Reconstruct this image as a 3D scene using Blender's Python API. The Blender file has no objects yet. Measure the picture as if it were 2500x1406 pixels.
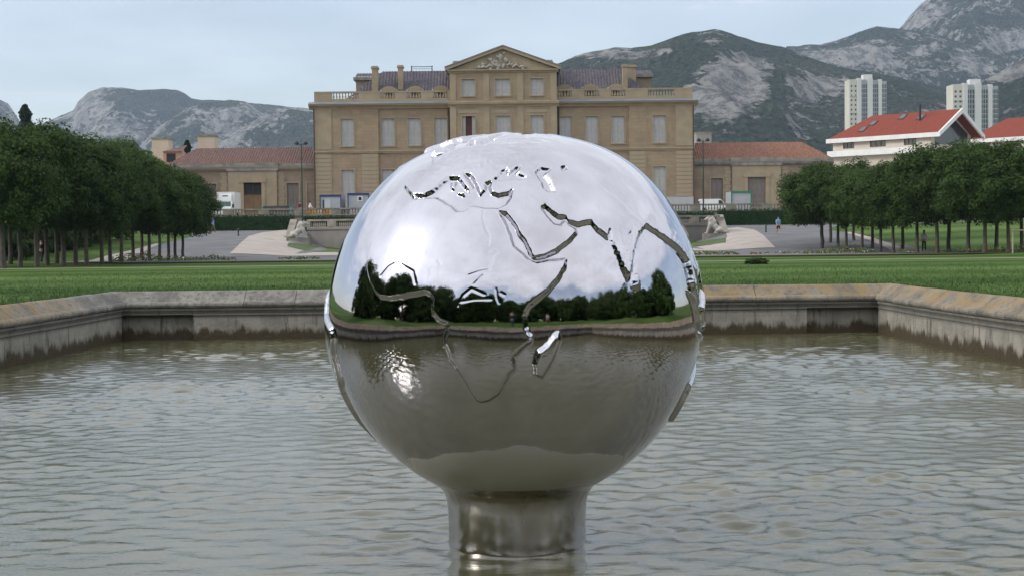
import bpy, bmesh, math, random
import numpy as np
from mathutils import Vector, Matrix, noise as mnoise
random.seed(7); RNG = np.random.default_rng(11)
S = bpy.context.scene
R_ = math.radians

# ------------------------------------------------------------------ camera
CH = 2.5                      # camera height above the water
F = 3500.0                    # focal length in photo pixels (2500 wide)
TH = math.atan(131/3500); RHO = 0.011
_fw = Vector((0, math.cos(TH), -math.sin(TH))); _r0 = Vector((1, 0, 0)); _u0 = Vector((0, math.sin(TH), math.cos(TH)))
CR = math.cos(RHO)*_r0 - math.sin(RHO)*_u0; CU = math.sin(RHO)*_r0 + math.cos(RHO)*_u0
CAMP = Vector((0, 0, CH))
cam = bpy.data.objects.new('camera', bpy.data.cameras.new('camera')); S.collection.objects.link(cam)
cam.data.sensor_width = 36; cam.data.lens = 36*F/2500; cam.data.clip_end = 30000; cam.data.clip_start = .1
m = Matrix.Identity(4)
for i, v in enumerate((CR, CU, -_fw)):
    for k in range(3): m[k][i] = v[k]
m.translation = CAMP; cam.matrix_world = m; S.camera = cam

# ------------------------------------------------------------------ world and sun
SUN = Vector((-.866, -.17, .47)).normalized()
w = bpy.data.worlds.new('World'); S.world = w; w.use_nodes = True
nt = w.node_tree; N = nt.nodes; L = nt.links; N.clear()
def wn(t, **kw):
    n = N.new(t)
    for k, v in kw.items(): setattr(n, k, v)
    return n
def wmath(op, a, b=None, c=None, clamp=False):
    n = N.new('ShaderNodeMath'); n.operation = op; n.use_clamp = clamp
    for i, v in enumerate((a, b, c)):
        if v is None: continue
        if isinstance(v, (int, float)): n.inputs[i].default_value = v
        else: L.new(v, n.inputs[i])
    return n.outputs[0]
sky = wn('ShaderNodeTexSky', sky_type='NISHITA', sun_disc=False)
sky.sun_elevation = math.asin(SUN.z); sky.sun_rotation = math.atan2(SUN.x, SUN.y)
sky.air_density = 1.0; sky.dust_density = .6; sky.ozone_density = 1.3; sky.altitude = 10
tc = wn('ShaderNodeTexCoord'); sp = wn('ShaderNodeSeparateXYZ'); L.new(tc.outputs['Generated'], sp.inputs[0])
zc = wmath('MAXIMUM', sp.outputs[2], 0.0); den = wmath('ADD', zc, 0.16)
cb = wn('ShaderNodeCombineXYZ'); L.new(wmath('DIVIDE', sp.outputs[0], den), cb.inputs[0]); L.new(wmath('DIVIDE', sp.outputs[1], den), cb.inputs[1])
n1 = wn('ShaderNodeTexNoise'); L.new(cb.outputs[0], n1.inputs['Vector']); n1.inputs['Scale'].default_value = .9; n1.inputs['Detail'].default_value = 7; n1.inputs['Roughness'].default_value = .55; n1.inputs['Distortion'].default_value = .4
n2 = wn('ShaderNodeTexNoise'); L.new(cb.outputs[0], n2.inputs['Vector']); n2.inputs['Scale'].default_value = 2.3; n2.inputs['Detail'].default_value = 5
el = wn('ShaderNodeMapRange', interpolation_type='SMOOTHSTEP'); L.new(zc, el.inputs[0]); el.inputs[1].default_value = .14; el.inputs[2].default_value = .45; el.inputs[3].default_value = -.08; el.inputs[4].default_value = .3
cm = wn('ShaderNodeMapRange', interpolation_type='SMOOTHSTEP'); L.new(wmath('ADD', n1.outputs[0], el.outputs[0]), cm.inputs[0]); cm.inputs[1].default_value = .42; cm.inputs[2].default_value = .66
veil = wn('ShaderNodeMapRange'); L.new(n1.outputs[0], veil.inputs[0]); veil.inputs[1].default_value = .2; veil.inputs[2].default_value = .8; veil.inputs[3].default_value = .2; veil.inputs[4].default_value = .52
mask = wmath('MAXIMUM', cm.outputs[0], veil.outputs[0])
dt = wn('ShaderNodeVectorMath', operation='DOT_PRODUCT'); L.new(tc.outputs['Generated'], dt.inputs[0]); dt.inputs[1].default_value = SUN
dp = wmath('MAXIMUM', dt.outputs['Value'], 0.0)
glow = wmath('ADD', wmath('MULTIPLY', wmath('POWER', dp, 7.0), 4.0), wmath('MULTIPLY', wmath('POWER', dp, 60.0), 14.0))
shade = wn('ShaderNodeMapRange'); L.new(n2.outputs[0], shade.inputs[0]); shade.inputs[1].default_value = .3; shade.inputs[2].default_value = .75; shade.inputs[3].default_value = 7.2; shade.inputs[4].default_value = 10.0
cl = wmath('ADD', shade.outputs[0], glow)
cc = wn('ShaderNodeVectorMath', operation='SCALE'); cc.inputs[0].default_value = (.95, .985, 1.05); L.new(cl, cc.inputs['Scale'])
mx = wn('ShaderNodeMix', data_type='RGBA'); L.new(mask, mx.inputs[0]); L.new(sky.outputs[0], mx.inputs[6]); L.new(cc.outputs[0], mx.inputs[7])
bg = wn('ShaderNodeBackground'); L.new(mx.outputs[2], bg.inputs[0]); bg.inputs[1].default_value = .148
wo = wn('ShaderNodeOutputWorld'); L.new(bg.outputs[0], wo.inputs[0])
sl = bpy.data.lights.new('sun', 'SUN'); sl.energy = 1.9; sl.angle = R_(10); sl.color = (1, .94, .85)
so = bpy.data.objects.new('sun', sl); S.collection.objects.link(so); so.rotation_euler = SUN.to_track_quat('Z', 'Y').to_euler(); so.location = (-60, 0, 60)
S.view_settings.view_transform = 'Standard'; S.view_settings.look = 'None'; S.view_settings.exposure = 0; S.view_settings.gamma = 1
S.cycles.use_denoising = True; S.cycles.max_bounces = 8; S.cycles.transparent_max_bounces = 6; S.cycles.volume_bounces = 0
S.cycles.caustics_reflective = False; S.cycles.caustics_refractive = False; S.cycles.sample_clamp_indirect = 6

# ------------------------------------------------------------------ helpers
def P(px, py, Y):
    """point at distance Y ahead that the photo shows at (px, py)"""
    d = _fw + CR*((px-1250)/F) + CU*((703-py)/F)
    return CAMP + d*(Y/d.y)
_GY = [-9000, 0, 36, 113, 165, 9000]; _GZ = [1.18, 1.18, 1.18, .76, 3.3, 3.3]
_GC = [1.18, 1.18, 1.18, .76, 1.3, 1.3]
def gza(x, y):
    """ground height: ramps rise on both sides, the middle stays low in front of the curved wall"""
    s = np.clip((np.abs(np.asarray(x, float)+.5)-17.5)/5.5, 0, 1); s = s*s*(3-2*s); s = np.where(np.asarray(y) > 162, 1, s)
    return np.interp(y, _GY, _GC)*(1-s)+np.interp(y, _GY, _GZ)*s
def gz(x, y): return float(gza(x, y))
def G(px, py, lo=37, hi=168):
    """where the sight line meets the sloping ground"""
    for _ in range(50):
        mid = (lo+hi)/2; p = P(px, py, mid)
        if p.z > gz(p.x, mid): lo = mid
        else: hi = mid
    p = P(px, py, lo); p.z = gz(p.x, lo); return p

def tag(o, label=None, cat=None, group=None, kind=None):
    if label: o['label'] = label
    if cat: o['category'] = cat
    if group: o['group'] = group
    if kind: o['kind'] = kind
    return o
def empty(name, loc=(0, 0, 0), rz=0, parent=None):
    o = bpy.data.objects.new(name, None); S.collection.objects.link(o); o.location = loc; o.rotation_euler = (0, 0, rz); o.empty_display_size = .3
    if parent: o.parent = parent
    return o
def inst(name, mesh, parent=None, loc=(0, 0, 0), rot=(0, 0, 0), scale=(1, 1, 1)):
    o = bpy.data.objects.new(name, mesh); S.collection.objects.link(o); o.parent = parent; o.location = loc; o.rotation_euler = rot; o.scale = scale
    return o
class MB:
    def __init__(s): s.v = []; s.f = []; s.mi = []; s.m = 0
    def add(s, vs, fs):
        b = len(s.v); s.v += [tuple(v) for v in vs]; s.f += [tuple(b+i for i in f) for f in fs]; s.mi += [s.m]*len(fs); return s
    def box(s, x0, x1, y0, y1, z0, z1):
        return s.add([(x0,y0,z0),(x1,y0,z0),(x1,y1,z0),(x0,y1,z0),(x0,y0,z1),(x1,y0,z1),(x1,y1,z1),(x0,y1,z1)],
                     [(0,3,2,1),(4,5,6,7),(0,1,5,4),(1,2,6,5),(2,3,7,6),(3,0,4,7)])
    def prism(s, poly, y0, y1):
        """polygon in x,z (counter-clockwise seen from -y), extruded y0..y1"""
        n = len(poly)
        vs = [(x, y0, z) for x, z in poly]+[(x, y1, z) for x, z in poly]
        return s.add(vs, [tuple(range(n)), tuple(range(2*n-1, n-1, -1))]+[(i, i+n, (i+1)%n+n, (i+1)%n) for i in range(n)])
    def prism_x(s, poly, x0, x1):
        n = len(poly)
        vs = [(x0, y, z) for y, z in poly]+[(x1, y, z) for y, z in poly]
        return s.add(vs, [tuple(range(n-1, -1, -1)), tuple(range(n, 2*n))]+[(i, (i+1)%n, (i+1)%n+n, i+n) for i in range(n)])
    def lathe(s, prof, n=10, c=(0, 0, 0), caps=True):
        b = []; m = len(prof)
        for r, z in prof:
            for k in range(n):
                a = 2*math.pi*k/n; b.append((c[0]+r*math.cos(a), c[1]+r*math.sin(a), c[2]+z))
        fs = [(j*n+k, j*n+(k+1)%n, (j+1)*n+(k+1)%n, (j+1)*n+k) for j in range(m-1) for k in range(n)]
        if caps: fs += [tuple(range(n-1, -1, -1)), tuple(range((m-1)*n, m*n))]
        return s.add(b, fs)
    def tube(s, pts, rad, n=6):
        pts = [Vector(p) for p in pts]; rad = rad if isinstance(rad, (list, tuple)) else [rad]*len(pts); b = []
        for i, p in enumerate(pts):
            d = (pts[min(i+1, len(pts)-1)]-pts[max(i-1, 0)]).normalized()
            a = d.orthogonal().normalized() if abs(d.z) < .9 else Vector((1, 0, 0)); a = (a-d*a.dot(d)).normalized(); c = d.cross(a)
            for k in range(n):
                t = 2*math.pi*k/n; b.append(p+(a*math.cos(t)+c*math.sin(t))*rad[i])
        m = len(pts)
        fs = [(j*n+k, j*n+(k+1)%n, (j+1)*n+(k+1)%n, (j+1)*n+k) for j in range(m-1) for k in range(n)]
        return s.add(b, fs+[tuple(range(n-1, -1, -1)), tuple(range((m-1)*n, m*n))])
    def mesh(s, name, mat, smooth=False):
        me = bpy.data.meshes.new(name); me.from_pydata(s.v, [], s.f)
        for x in (mat if isinstance(mat, (list, tuple)) else [mat]): me.materials.append(x)
        if any(s.mi): me.polygons.foreach_set('material_index', s.mi)
        if smooth: me.polygons.foreach_set('use_smooth', [True]*len(s.f))
        me.update(); return me
    def build(s, name, mat, parent=None, loc=(0, 0, 0), rot=(0, 0, 0), smooth=False):
        return inst(name, s.mesh(name, mat, smooth), parent, loc, rot)
def np_mesh(name, V, Q, mat, smooth=True):
    me = bpy.data.meshes.new(name); n = Q.shape[1]
    me.vertices.add(len(V)); me.vertices.foreach_set('co', V.astype(np.float32).ravel())
    me.loops.add(Q.size); me.loops.foreach_set('vertex_index', Q.astype(np.int32).ravel())
    me.polygons.add(len(Q)); me.polygons.foreach_set('loop_start', np.arange(0, Q.size, n, dtype=np.int32)); me.polygons.foreach_set('loop_total', np.full(len(Q), n, dtype=np.int32))
    me.update(calc_edges=True); me.validate()
    if smooth: me.polygons.foreach_set('use_smooth', np.ones(len(Q), dtype=bool))
    if mat: me.materials.append(mat)
    return me
def grid_quads(nr, nc):
    i = np.arange(nr-1)[:, None]*nc+np.arange(nc-1)[None]
    return np.stack([i, i+1, i+nc+1, i+nc], -1).reshape(-1, 4)
_perm = RNG.permutation(256); _perm = np.concatenate([_perm]*4); _val = RNG.random(256)
def vnoise(p):
    i = np.floor(p).astype(np.int64); f = p-i; f = f*f*f*(f*(f*6-15)+10); i &= 255; o = 0
    def h(a, b, c): return _val[_perm[_perm[_perm[(i[:, 0]+a) & 255]+((i[:, 1]+b) & 255)]+((i[:, 2]+c) & 255)]]
    x, y, z = f[:, 0], f[:, 1], f[:, 2]
    def l(a, b, t): return a+(b-a)*t
    return l(l(l(h(0,0,0), h(1,0,0), x), l(h(0,1,0), h(1,1,0), x), y), l(l(h(0,0,1), h(1,0,1), x), l(h(0,1,1), h(1,1,1), x), y), z)
def fbm(p, o=5, g=.5):
    s = 0; a = 1; t = 0
    for k in range(o): s = s+a*vnoise(p*(2**k)+17.3*k); t += a; a *= g
    return s/t
def ridged(p, o=5, g=.55):
    s = 0; a = 1; t = 0
    for k in range(o): s = s+a*(1-np.abs(2*vnoise(p*(2**k)+9.1*k)-1)); t += a; a *= g
    return s/t

# ------------------------------------------------------------------ materials
class NT:
    def __init__(s, name):
        s.m = bpy.data.materials.new(name); s.m.use_nodes = True; s.t = s.m.node_tree; s.n = s.t.nodes; s.l = s.t.links
        s.b = s.n['Principled BSDF']; s.o = s.n['Material Output']
    def node(s, t, **kw):
        n = s.n.new(t)
        for k, v in kw.items(): setattr(n, k, v)
        return n
    def set(s, sock, v):
        if isinstance(v, bpy.types.NodeSocket): s.l.new(v, sock)
        else:
            if isinstance(v, tuple) and len(v) == 3 and sock.type == 'RGBA': v = (*v, 1)
            sock.default_value = v
    def pos(s, kind='obj', scale=(1, 1, 1)):
        if kind == 'world': o = s.node('ShaderNodeNewGeometry').outputs['Position']
        else: o = s.node('ShaderNodeTexCoord').outputs['Object']
        if scale == (1, 1, 1): return o
        n = s.node('ShaderNodeVectorMath', operation='MULTIPLY'); s.l.new(o, n.inputs[0]); n.inputs[1].default_value = scale; return n.outputs[0]
    def noise(s, vec, scale, detail=4, rough=.55, dist=0):
        n = s.node('ShaderNodeTexNoise'); s.l.new(vec, n.inputs['Vector']); n.inputs['Scale'].default_value = scale; n.inputs['Detail'].default_value = detail; n.inputs['Roughness'].default_value = rough; n.inputs['Distortion'].default_value = dist
        return n.outputs[0]
    def ramp(s, v, a, b, lo=0., hi=1., smooth=True):
        n = s.node('ShaderNodeMapRange', interpolation_type='SMOOTHSTEP' if smooth else 'LINEAR'); s.l.new(v, n.inputs[0])
        n.inputs[1].default_value = a; n.inputs[2].default_value = b; n.inputs[3].default_value = lo; n.inputs[4].default_value = hi; return n.outputs[0]
    def mix(s, f, a, b, blend='MIX'):
        n = s.node('ShaderNodeMix', data_type='RGBA', blend_type=blend); s.set(n.inputs[0], f); s.set(n.inputs[6], a); s.set(n.inputs[7], b); return n.outputs[2]
    def math(s, op, a, b=0., clamp=False):
        n = s.node('ShaderNodeMath', operation=op, use_clamp=clamp); s.set(n.inputs[0], a); s.set(n.inputs[1], b); return n.outputs[0]
    def bump(s, h, strength=.4, dist=.05, norm=None):
        n = s.node('ShaderNodeBump'); s.l.new(h, n.inputs['Height']); n.inputs['Strength'].default_value = strength; n.inputs['Distance'].default_value = dist
        if norm: s.l.new(norm, n.inputs['Normal'])
        return n.outputs[0]
    def done(s, col=None, rough=None, metal=None, norm=None, spec=None):
        for k, v in (('Base Color', col), ('Roughness', rough), ('Metallic', metal), ('Normal', norm), ('Specular IOR Level', spec)):
            if v is not None: s.set(s.b.inputs[k], v)
        return s.m
def mat(name, c1, c2=None, scale=2., rough=.8, metal=0., bump=0., bscale=20., spec=.3, world=False, lo=.3, hi=.7, bdist=.03):
    t = NT(name); c2 = c2 or tuple(x*.8 for x in c1); p = t.pos('world' if world else 'obj')
    c = t.mix(t.ramp(t.noise(p, scale, 5), lo, hi), c1, c2)
    return t.done(c, rough, metal, t.bump(t.noise(p, bscale, 4), bump, bdist) if bump else None, spec)
# ------------------------------------------------------------------ ground, pool and water
def lawn_mat():
    t = NT('lawn_grass'); p = t.pos('world')
    s = t.node('ShaderNodeSeparateXYZ'); t.l.new(p, s.inputs[0])
    wob = t.math('ADD', s.outputs[1], t.math('MULTIPLY', t.noise(p, .12, 2), 2.2))
    st = t.math('SINE', t.math('MULTIPLY', wob, .62))
    st2 = t.math('SINE', t.math('MULTIPLY', wob, .27))
    k = t.math('ADD', t.math('MULTIPLY', st, .34), t.math('ADD', t.math('MULTIPLY', st2, .26), .5))
    c = t.mix(k, (.032, .076, .012), (.125, .185, .05))
    pt = t.pos('world', (1, .35, 1))
    c = t.mix(t.ramp(t.noise(pt, 1.1, 6, .65), .42, .75, 0, .45), c, (.12, .15, .05))
    c = t.mix(t.ramp(t.noise(pt, 5.5, 4, .7), .35, .7, 0, .55), c, (.034, .072, .016))
    f = t.noise(t.pos('world', (1, 1, 1)), 38, 3, .7)
    return t.done(c, .75, 0., t.bump(f, .8, .04), .02)
M_lawn = lawn_mat()
CX, CY = -.3, 18.0
def arc_pts():
    half = [(0, 35.0), (7.5, 35.0), (9.25, 35.0), (9.4, 31.0), (9.68, 27.0), (10.02, 23.5), (10.25, 20.0), (10.4, 17.0), (10.3, 14.0), (10.0, 10.0), (9.5, 6.0), (8.75, 2.6), (7.5, 1.3), (0, 1.3)]
    r = [(x+CX, y) for x, y in half]; l = [(-x+CX, y) for x, y in half[-2:0:-1]]
    return [Vector((x, y, 0)) for x, y in r+l]           # clockwise seen from above, outside on the left hand
POOL = arc_pts()
def pool_norms():
    n = len(POOL); out = []
    for i in range(n):
        a = (POOL[i]-POOL[i-1]).normalized(); b = (POOL[(i+1)%n]-POOL[i]).normalized()
        na = Vector((-a.y, a.x, 0)); nb = Vector((-b.y, b.x, 0)); mm = (na+nb).normalized(); out.append(mm/max(.5, mm.dot(na)))
    return out
PN = pool_norms()

def build_ground():
    n = len(POOL); per = 14; ring0 = []
    for i in range(n):
        a = POOL[i]+PN[i]*.40; b = POOL[(i+1)%n]+PN[(i+1)%n]*.40
        for k in range(per): ring0.append(a.lerp(b, k/per))
    r0 = np.array([(p.x, p.y) for p in ring0]); c = np.array([CX, CY]); d = r0-c
    fac = np.concatenate([[1, 1.01, 1.03, 1.08], np.linspace(1.15, 12, 70), np.geomspace(13, 900, 26)])
    V = []
    for k in fac:
        xy = c+d*k
        z = gza(xy[:, 0], xy[:, 1]); low = np.interp(xy[:, 1], [-9e3, 60, 100, 9e3], [0, 0, .08, .08])
        side = np.clip((np.abs(xy[:, 0])-30)/20, 0, 1)*np.clip((xy[:, 1]-60)/30, 0, 1)*np.clip((170-xy[:, 1])/20, 0, 1)
        V.append(np.column_stack([xy, z-low-.005+side*.5]))
    V = np.concatenate(V); m = len(r0); nr = len(fac)
    i = np.arange(nr-1)[:, None]*m+np.arange(m)[None]; j = np.arange(nr-1)[:, None]*m+((np.arange(m)+1) % m)[None]
    Q = np.stack([i, i+m, j+m, j], -1).reshape(-1, 4)
    o = inst('lawn', np_mesh('lawn', V, Q, M_lawn)); tag(o, 'mown green lawn around the pool and beyond', kind='structure')
build_ground()

def stone_mat(name, lichen):
    t = NT(name); p = t.pos('world')
    c = t.mix(t.ramp(t.noise(p, 1.3, 6, .65), .3, .72), (.14, .132, .12), (.30, .282, .245))
    c = t.mix(t.ramp(t.noise(p, 9, 5, .7), .42, .68, 0, .6), c, (.06, .056, .05))
    s = t.node('ShaderNodeSeparateXYZ'); t.l.new(p, s.inputs[0])
    # orange lichen grows on the side stretches and on the right-hand end
    zone = t.math('MAXIMUM', t.ramp(s.outputs[0], -1., 5.), t.ramp(s.outputs[1], 33.2, 30.5))
    up = t.ramp(s.outputs[2], .8, .98)
    li = t.math('MULTIPLY', t.math('MULTIPLY', t.ramp(t.noise(p, 2.6, 6, .7), .36, .6), zone), up)
    c = t.mix(t.math('MULTIPLY', li, lichen), c, t.mix(t.noise(p, 14, 3), (.29, .175, .05), (.25, .18, .09)))
    return t.done(c, .85, 0., t.bump(t.noise(p, 22, 5, .7), .55, .03), .2)
M_coping = stone_mat('coping_stone', .7)
def wall_mat():
    t = NT('pool_wall_render'); p = t.pos('world'); s = t.node('ShaderNodeSeparateXYZ'); t.l.new(p, s.inputs[0])
    c = t.mix(t.ramp(t.noise(p, 1.6, 6, .6), .3, .7), (.34, .315, .27), (.21, .20, .172))
    c = t.mix(t.ramp(t.noise(t.pos('world', (1, 1, .12)), 7, 5, .7), .52, .68, 0, .75), c, (.055, .05, .042))
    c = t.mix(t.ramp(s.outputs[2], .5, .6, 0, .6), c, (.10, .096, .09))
    e = t.math('ADD', s.outputs[2], t.math('MULTIPLY', t.math('SUBTRACT', t.noise(t.pos('world', (1, 1, .3)), 3.4, 6, .7), .5), .75))
    c = t.mix(t.ramp(e, .33, .15), c, t.mix(t.noise(p, 8, 4), (.085, .065, .036), (.042, .034, .022)))
    return t.done(c, .8, 0., t.bump(t.noise(p, 13, 6, .7), .7, .04), .2)
M_pwall = wall_mat()

def build_pool():
    root = empty('pool_basin', (CX, CY, 0)); tag(root, 'weathered stone basin wall with sloping lichen-covered coping around the water', 'basin')
    off = Vector((CX, CY, 0)); n = len(POOL)
    cop = [(-.05, .785), (-.09, .81), (-.112, .85), (-.108, .89), (-.08, .925), (-.03, .94), (.015, .953), (.26, 1.155), (.31, 1.183), (.41, 1.19), (.41, .78), (0, .78)]
    wl = [(.30, .79), (-.035, .79), (-.05, .765), (-.05, .735), (-.02, .70), (.0, .66), (.0, .645), (-.03, .635), (-.03, .612), (.0, .60), (.0, -.6)]
    for i in range(n):
        a, b = POOL[i], POOL[(i+1)%n]; na, nb = PN[i], PN[(i+1)%n]; ln = (b-a).length; k = max(1, round(ln/1.27)); L_ = ln
        for q in range(k):
            mb = MB(); jit = random.uniform(-.006, .006); e = .006/L_
            t0, t1 = q/k+(e if q else 0), (q+1)/k-(e if q < k-1 else 0)
            pa, pb = a.lerp(b, t0)-off, a.lerp(b, t1)-off; va, vb = na.lerp(nb, t0), na.lerp(nb, t1)
            m_ = len(cop)
            vs = [pa+va*(o+jit)+Vector((0, 0, z+jit)) for o, z in cop]+[pb+vb*(o+jit)+Vector((0, 0, z+jit)) for o, z in cop]
            mb.add(vs, [tuple(range(m_)), tuple(range(2*m_-1, m_-1, -1))]+[(j, j+m_, (j+1)%m_+m_, (j+1)%m_) for j in range(m_)])
            mb.build('coping_stone', M_coping, root)
        rec = .2 if i in (1, 11, 14, n-2) else 0
        mb = MB(); prof = [(o+(rec if z < .63 else 0), z) for o, z in wl]; pa, pb = a-off, b-off; m_ = len(prof)
        mb.add([pa+na*o+Vector((0, 0, z)) for o, z in prof]+[pb+nb*o+Vector((0, 0, z)) for o, z in prof], [(j, j+1, j+1+m_, j+m_) for j in range(m_-1)])
        if rec:     # returns at both ends of the recessed panel
            for pp, nn, s_ in ((pa, na, 1), (pb, nb, -1)):
                mb.add([pp+nn*0+Vector((0, 0, -.6)), pp+nn*rec+Vector((0, 0, -.6)), pp+nn*rec+Vector((0, 0, .61)), pp+Vector((0, 0, .61))], [(0, 1, 2, 3)])
        mb.build('wall_panel', M_pwall, root)
build_pool()

def water_mat():
    t = NT('pool_water'); p = t.pos('world', (1, 2.6, 1))
    t.b.inputs['IOR'].default_value = 1.5
    cam_n = t.noise(p, 4.6, 3, .55, .3); fine = t.noise(t.pos('world', (1, 2.0, 1)), 19, 2, .5, .2)
    nb = t.bump(fine, .12, .010, t.bump(cam_n, .22, .03))
    c = t.mix(t.ramp(t.noise(t.pos('world', (1, 1, 1)), .5, 3), .35, .7), (.086, .082, .040), (.100, .099, .056))
    return t.done(c, .02, 0., nb, .5)
M_water = water_mat()
def build_water():
    ys = [1.0]
    while ys[-1] < 36: ys.append(ys[-1]+float(np.interp(ys[-1], [0, 5, 9, 15, 36], [.14, .1, .045, .05, .078])))
    ys = np.array(ys); xs = np.arange(-11, 10.7, .062)
    X, Y = np.meshgrid(xs, ys); Z = np.zeros_like(X); rg = np.random.default_rng(5)
    for k in range(64):
        lam = .17*(3.2**rg.random()); th = rg.normal(0, .72)+(.35 if k % 3 == 0 else -.12)
        kx, ky = 2*math.pi/lam*math.sin(th), 2*math.pi/lam*math.cos(th)
        att = np.clip((lam/.12-1)/2, .2, 1)
        slope = .034*att*(1.15 if lam < .35 else .8)
        ph = kx*X+ky*Y+rg.random()*6.283+.5*np.sin(.9*X+1.7*k)+.4*np.sin(.7*Y+k)
        Z += slope*lam/(2*math.pi)*np.sin(ph)
    mod = fbm(np.column_stack([X.ravel()*.35, Y.ravel()*.5, 0*X.ravel()]), 3).reshape(X.shape)
    Z *= np.clip(.25+1.7*(mod-.25), .3, 1.5)
    r = np.hypot(X-GC.x, Y-GC.y)
    Z += .010*np.sin(r*17)*np.exp(-(r-.56)*1.6)*(r > .4)
    V = np.column_stack([X.ravel(), Y.ravel(), Z.ravel()])
    o = inst('pool_water', np_mesh('pool_water', V, grid_quads(len(ys), len(xs)), M_water)); tag(o, 'rippled grey-green water of the pool', kind='structure')

# ------------------------------------------------------------------ the globe
GC = P(1257, 767, 11.59); GR = 1.5
def globe_mat():
    t = NT('polished_steel'); p = t.pos('obj')
    s = t.node('ShaderNodeSeparateXYZ'); t.l.new(p, s.inputs[0])
    # dull ground-down area round the weld above the foot
    v = t.math('ADD', t.math('MULTIPLY', s.outputs[2], 1/GR), t.math('MULTIPLY', t.math('ABSOLUTE', s.outputs[0]), .17/GR))
    wv = t.math('ADD', v, t.math('MULTIPLY', t.math('SUBTRACT', t.noise(p, 2.2, 3), .5), .10))
    front = t.ramp(t.math('ABSOLUTE', s.outputs[0]), .86, .80)
    dull = t.math('MULTIPLY', t.ramp(wv, -.585, -.60), front)
    sm = t.math('MAXIMUM', t.ramp(t.noise(t.pos('obj', (1, 1, .6)), 2.0, 6, .7), .42, .75), t.ramp(t.noise(t.pos('obj', (1, 1, .08)), 9.0, 5, .7), .56, .74))
    c = t.mix(sm, (.55, .535, .575), (.48, .465, .495))
    c = t.mix(dull, c, (.62, .605, .62))
    r = t.math('ADD', t.math('MULTIPLY', sm, .05), t.math('ADD', t.math('MULTIPLY', dull, .2), .022))
    nb = t.bump(t.noise(p, 3.2, 2, .5), .10, .02)
    nb = t.bump(t.noise(p, 30, 3, .6), .03, .004, nb)
    return t.done(c, r, t.math('SUBTRACT', 1., t.math('MULTIPLY', dull, .75)), nb)
M_steel = globe_mat()
def foot_mat():
    t = NT('stained_steel'); p = t.pos('obj', (1, 1, .35))
    k = t.ramp(t.noise(p, 4, 5, .6), .35, .7)
    return t.done(t.mix(k, (.62, .60, .59), (.40, .375, .34)), t.math('ADD', t.math('MULTIPLY', k, .16), .14), 1., t.bump(t.noise(p, 9, 4), .1, .01))
M_foot = foot_mat()

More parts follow.
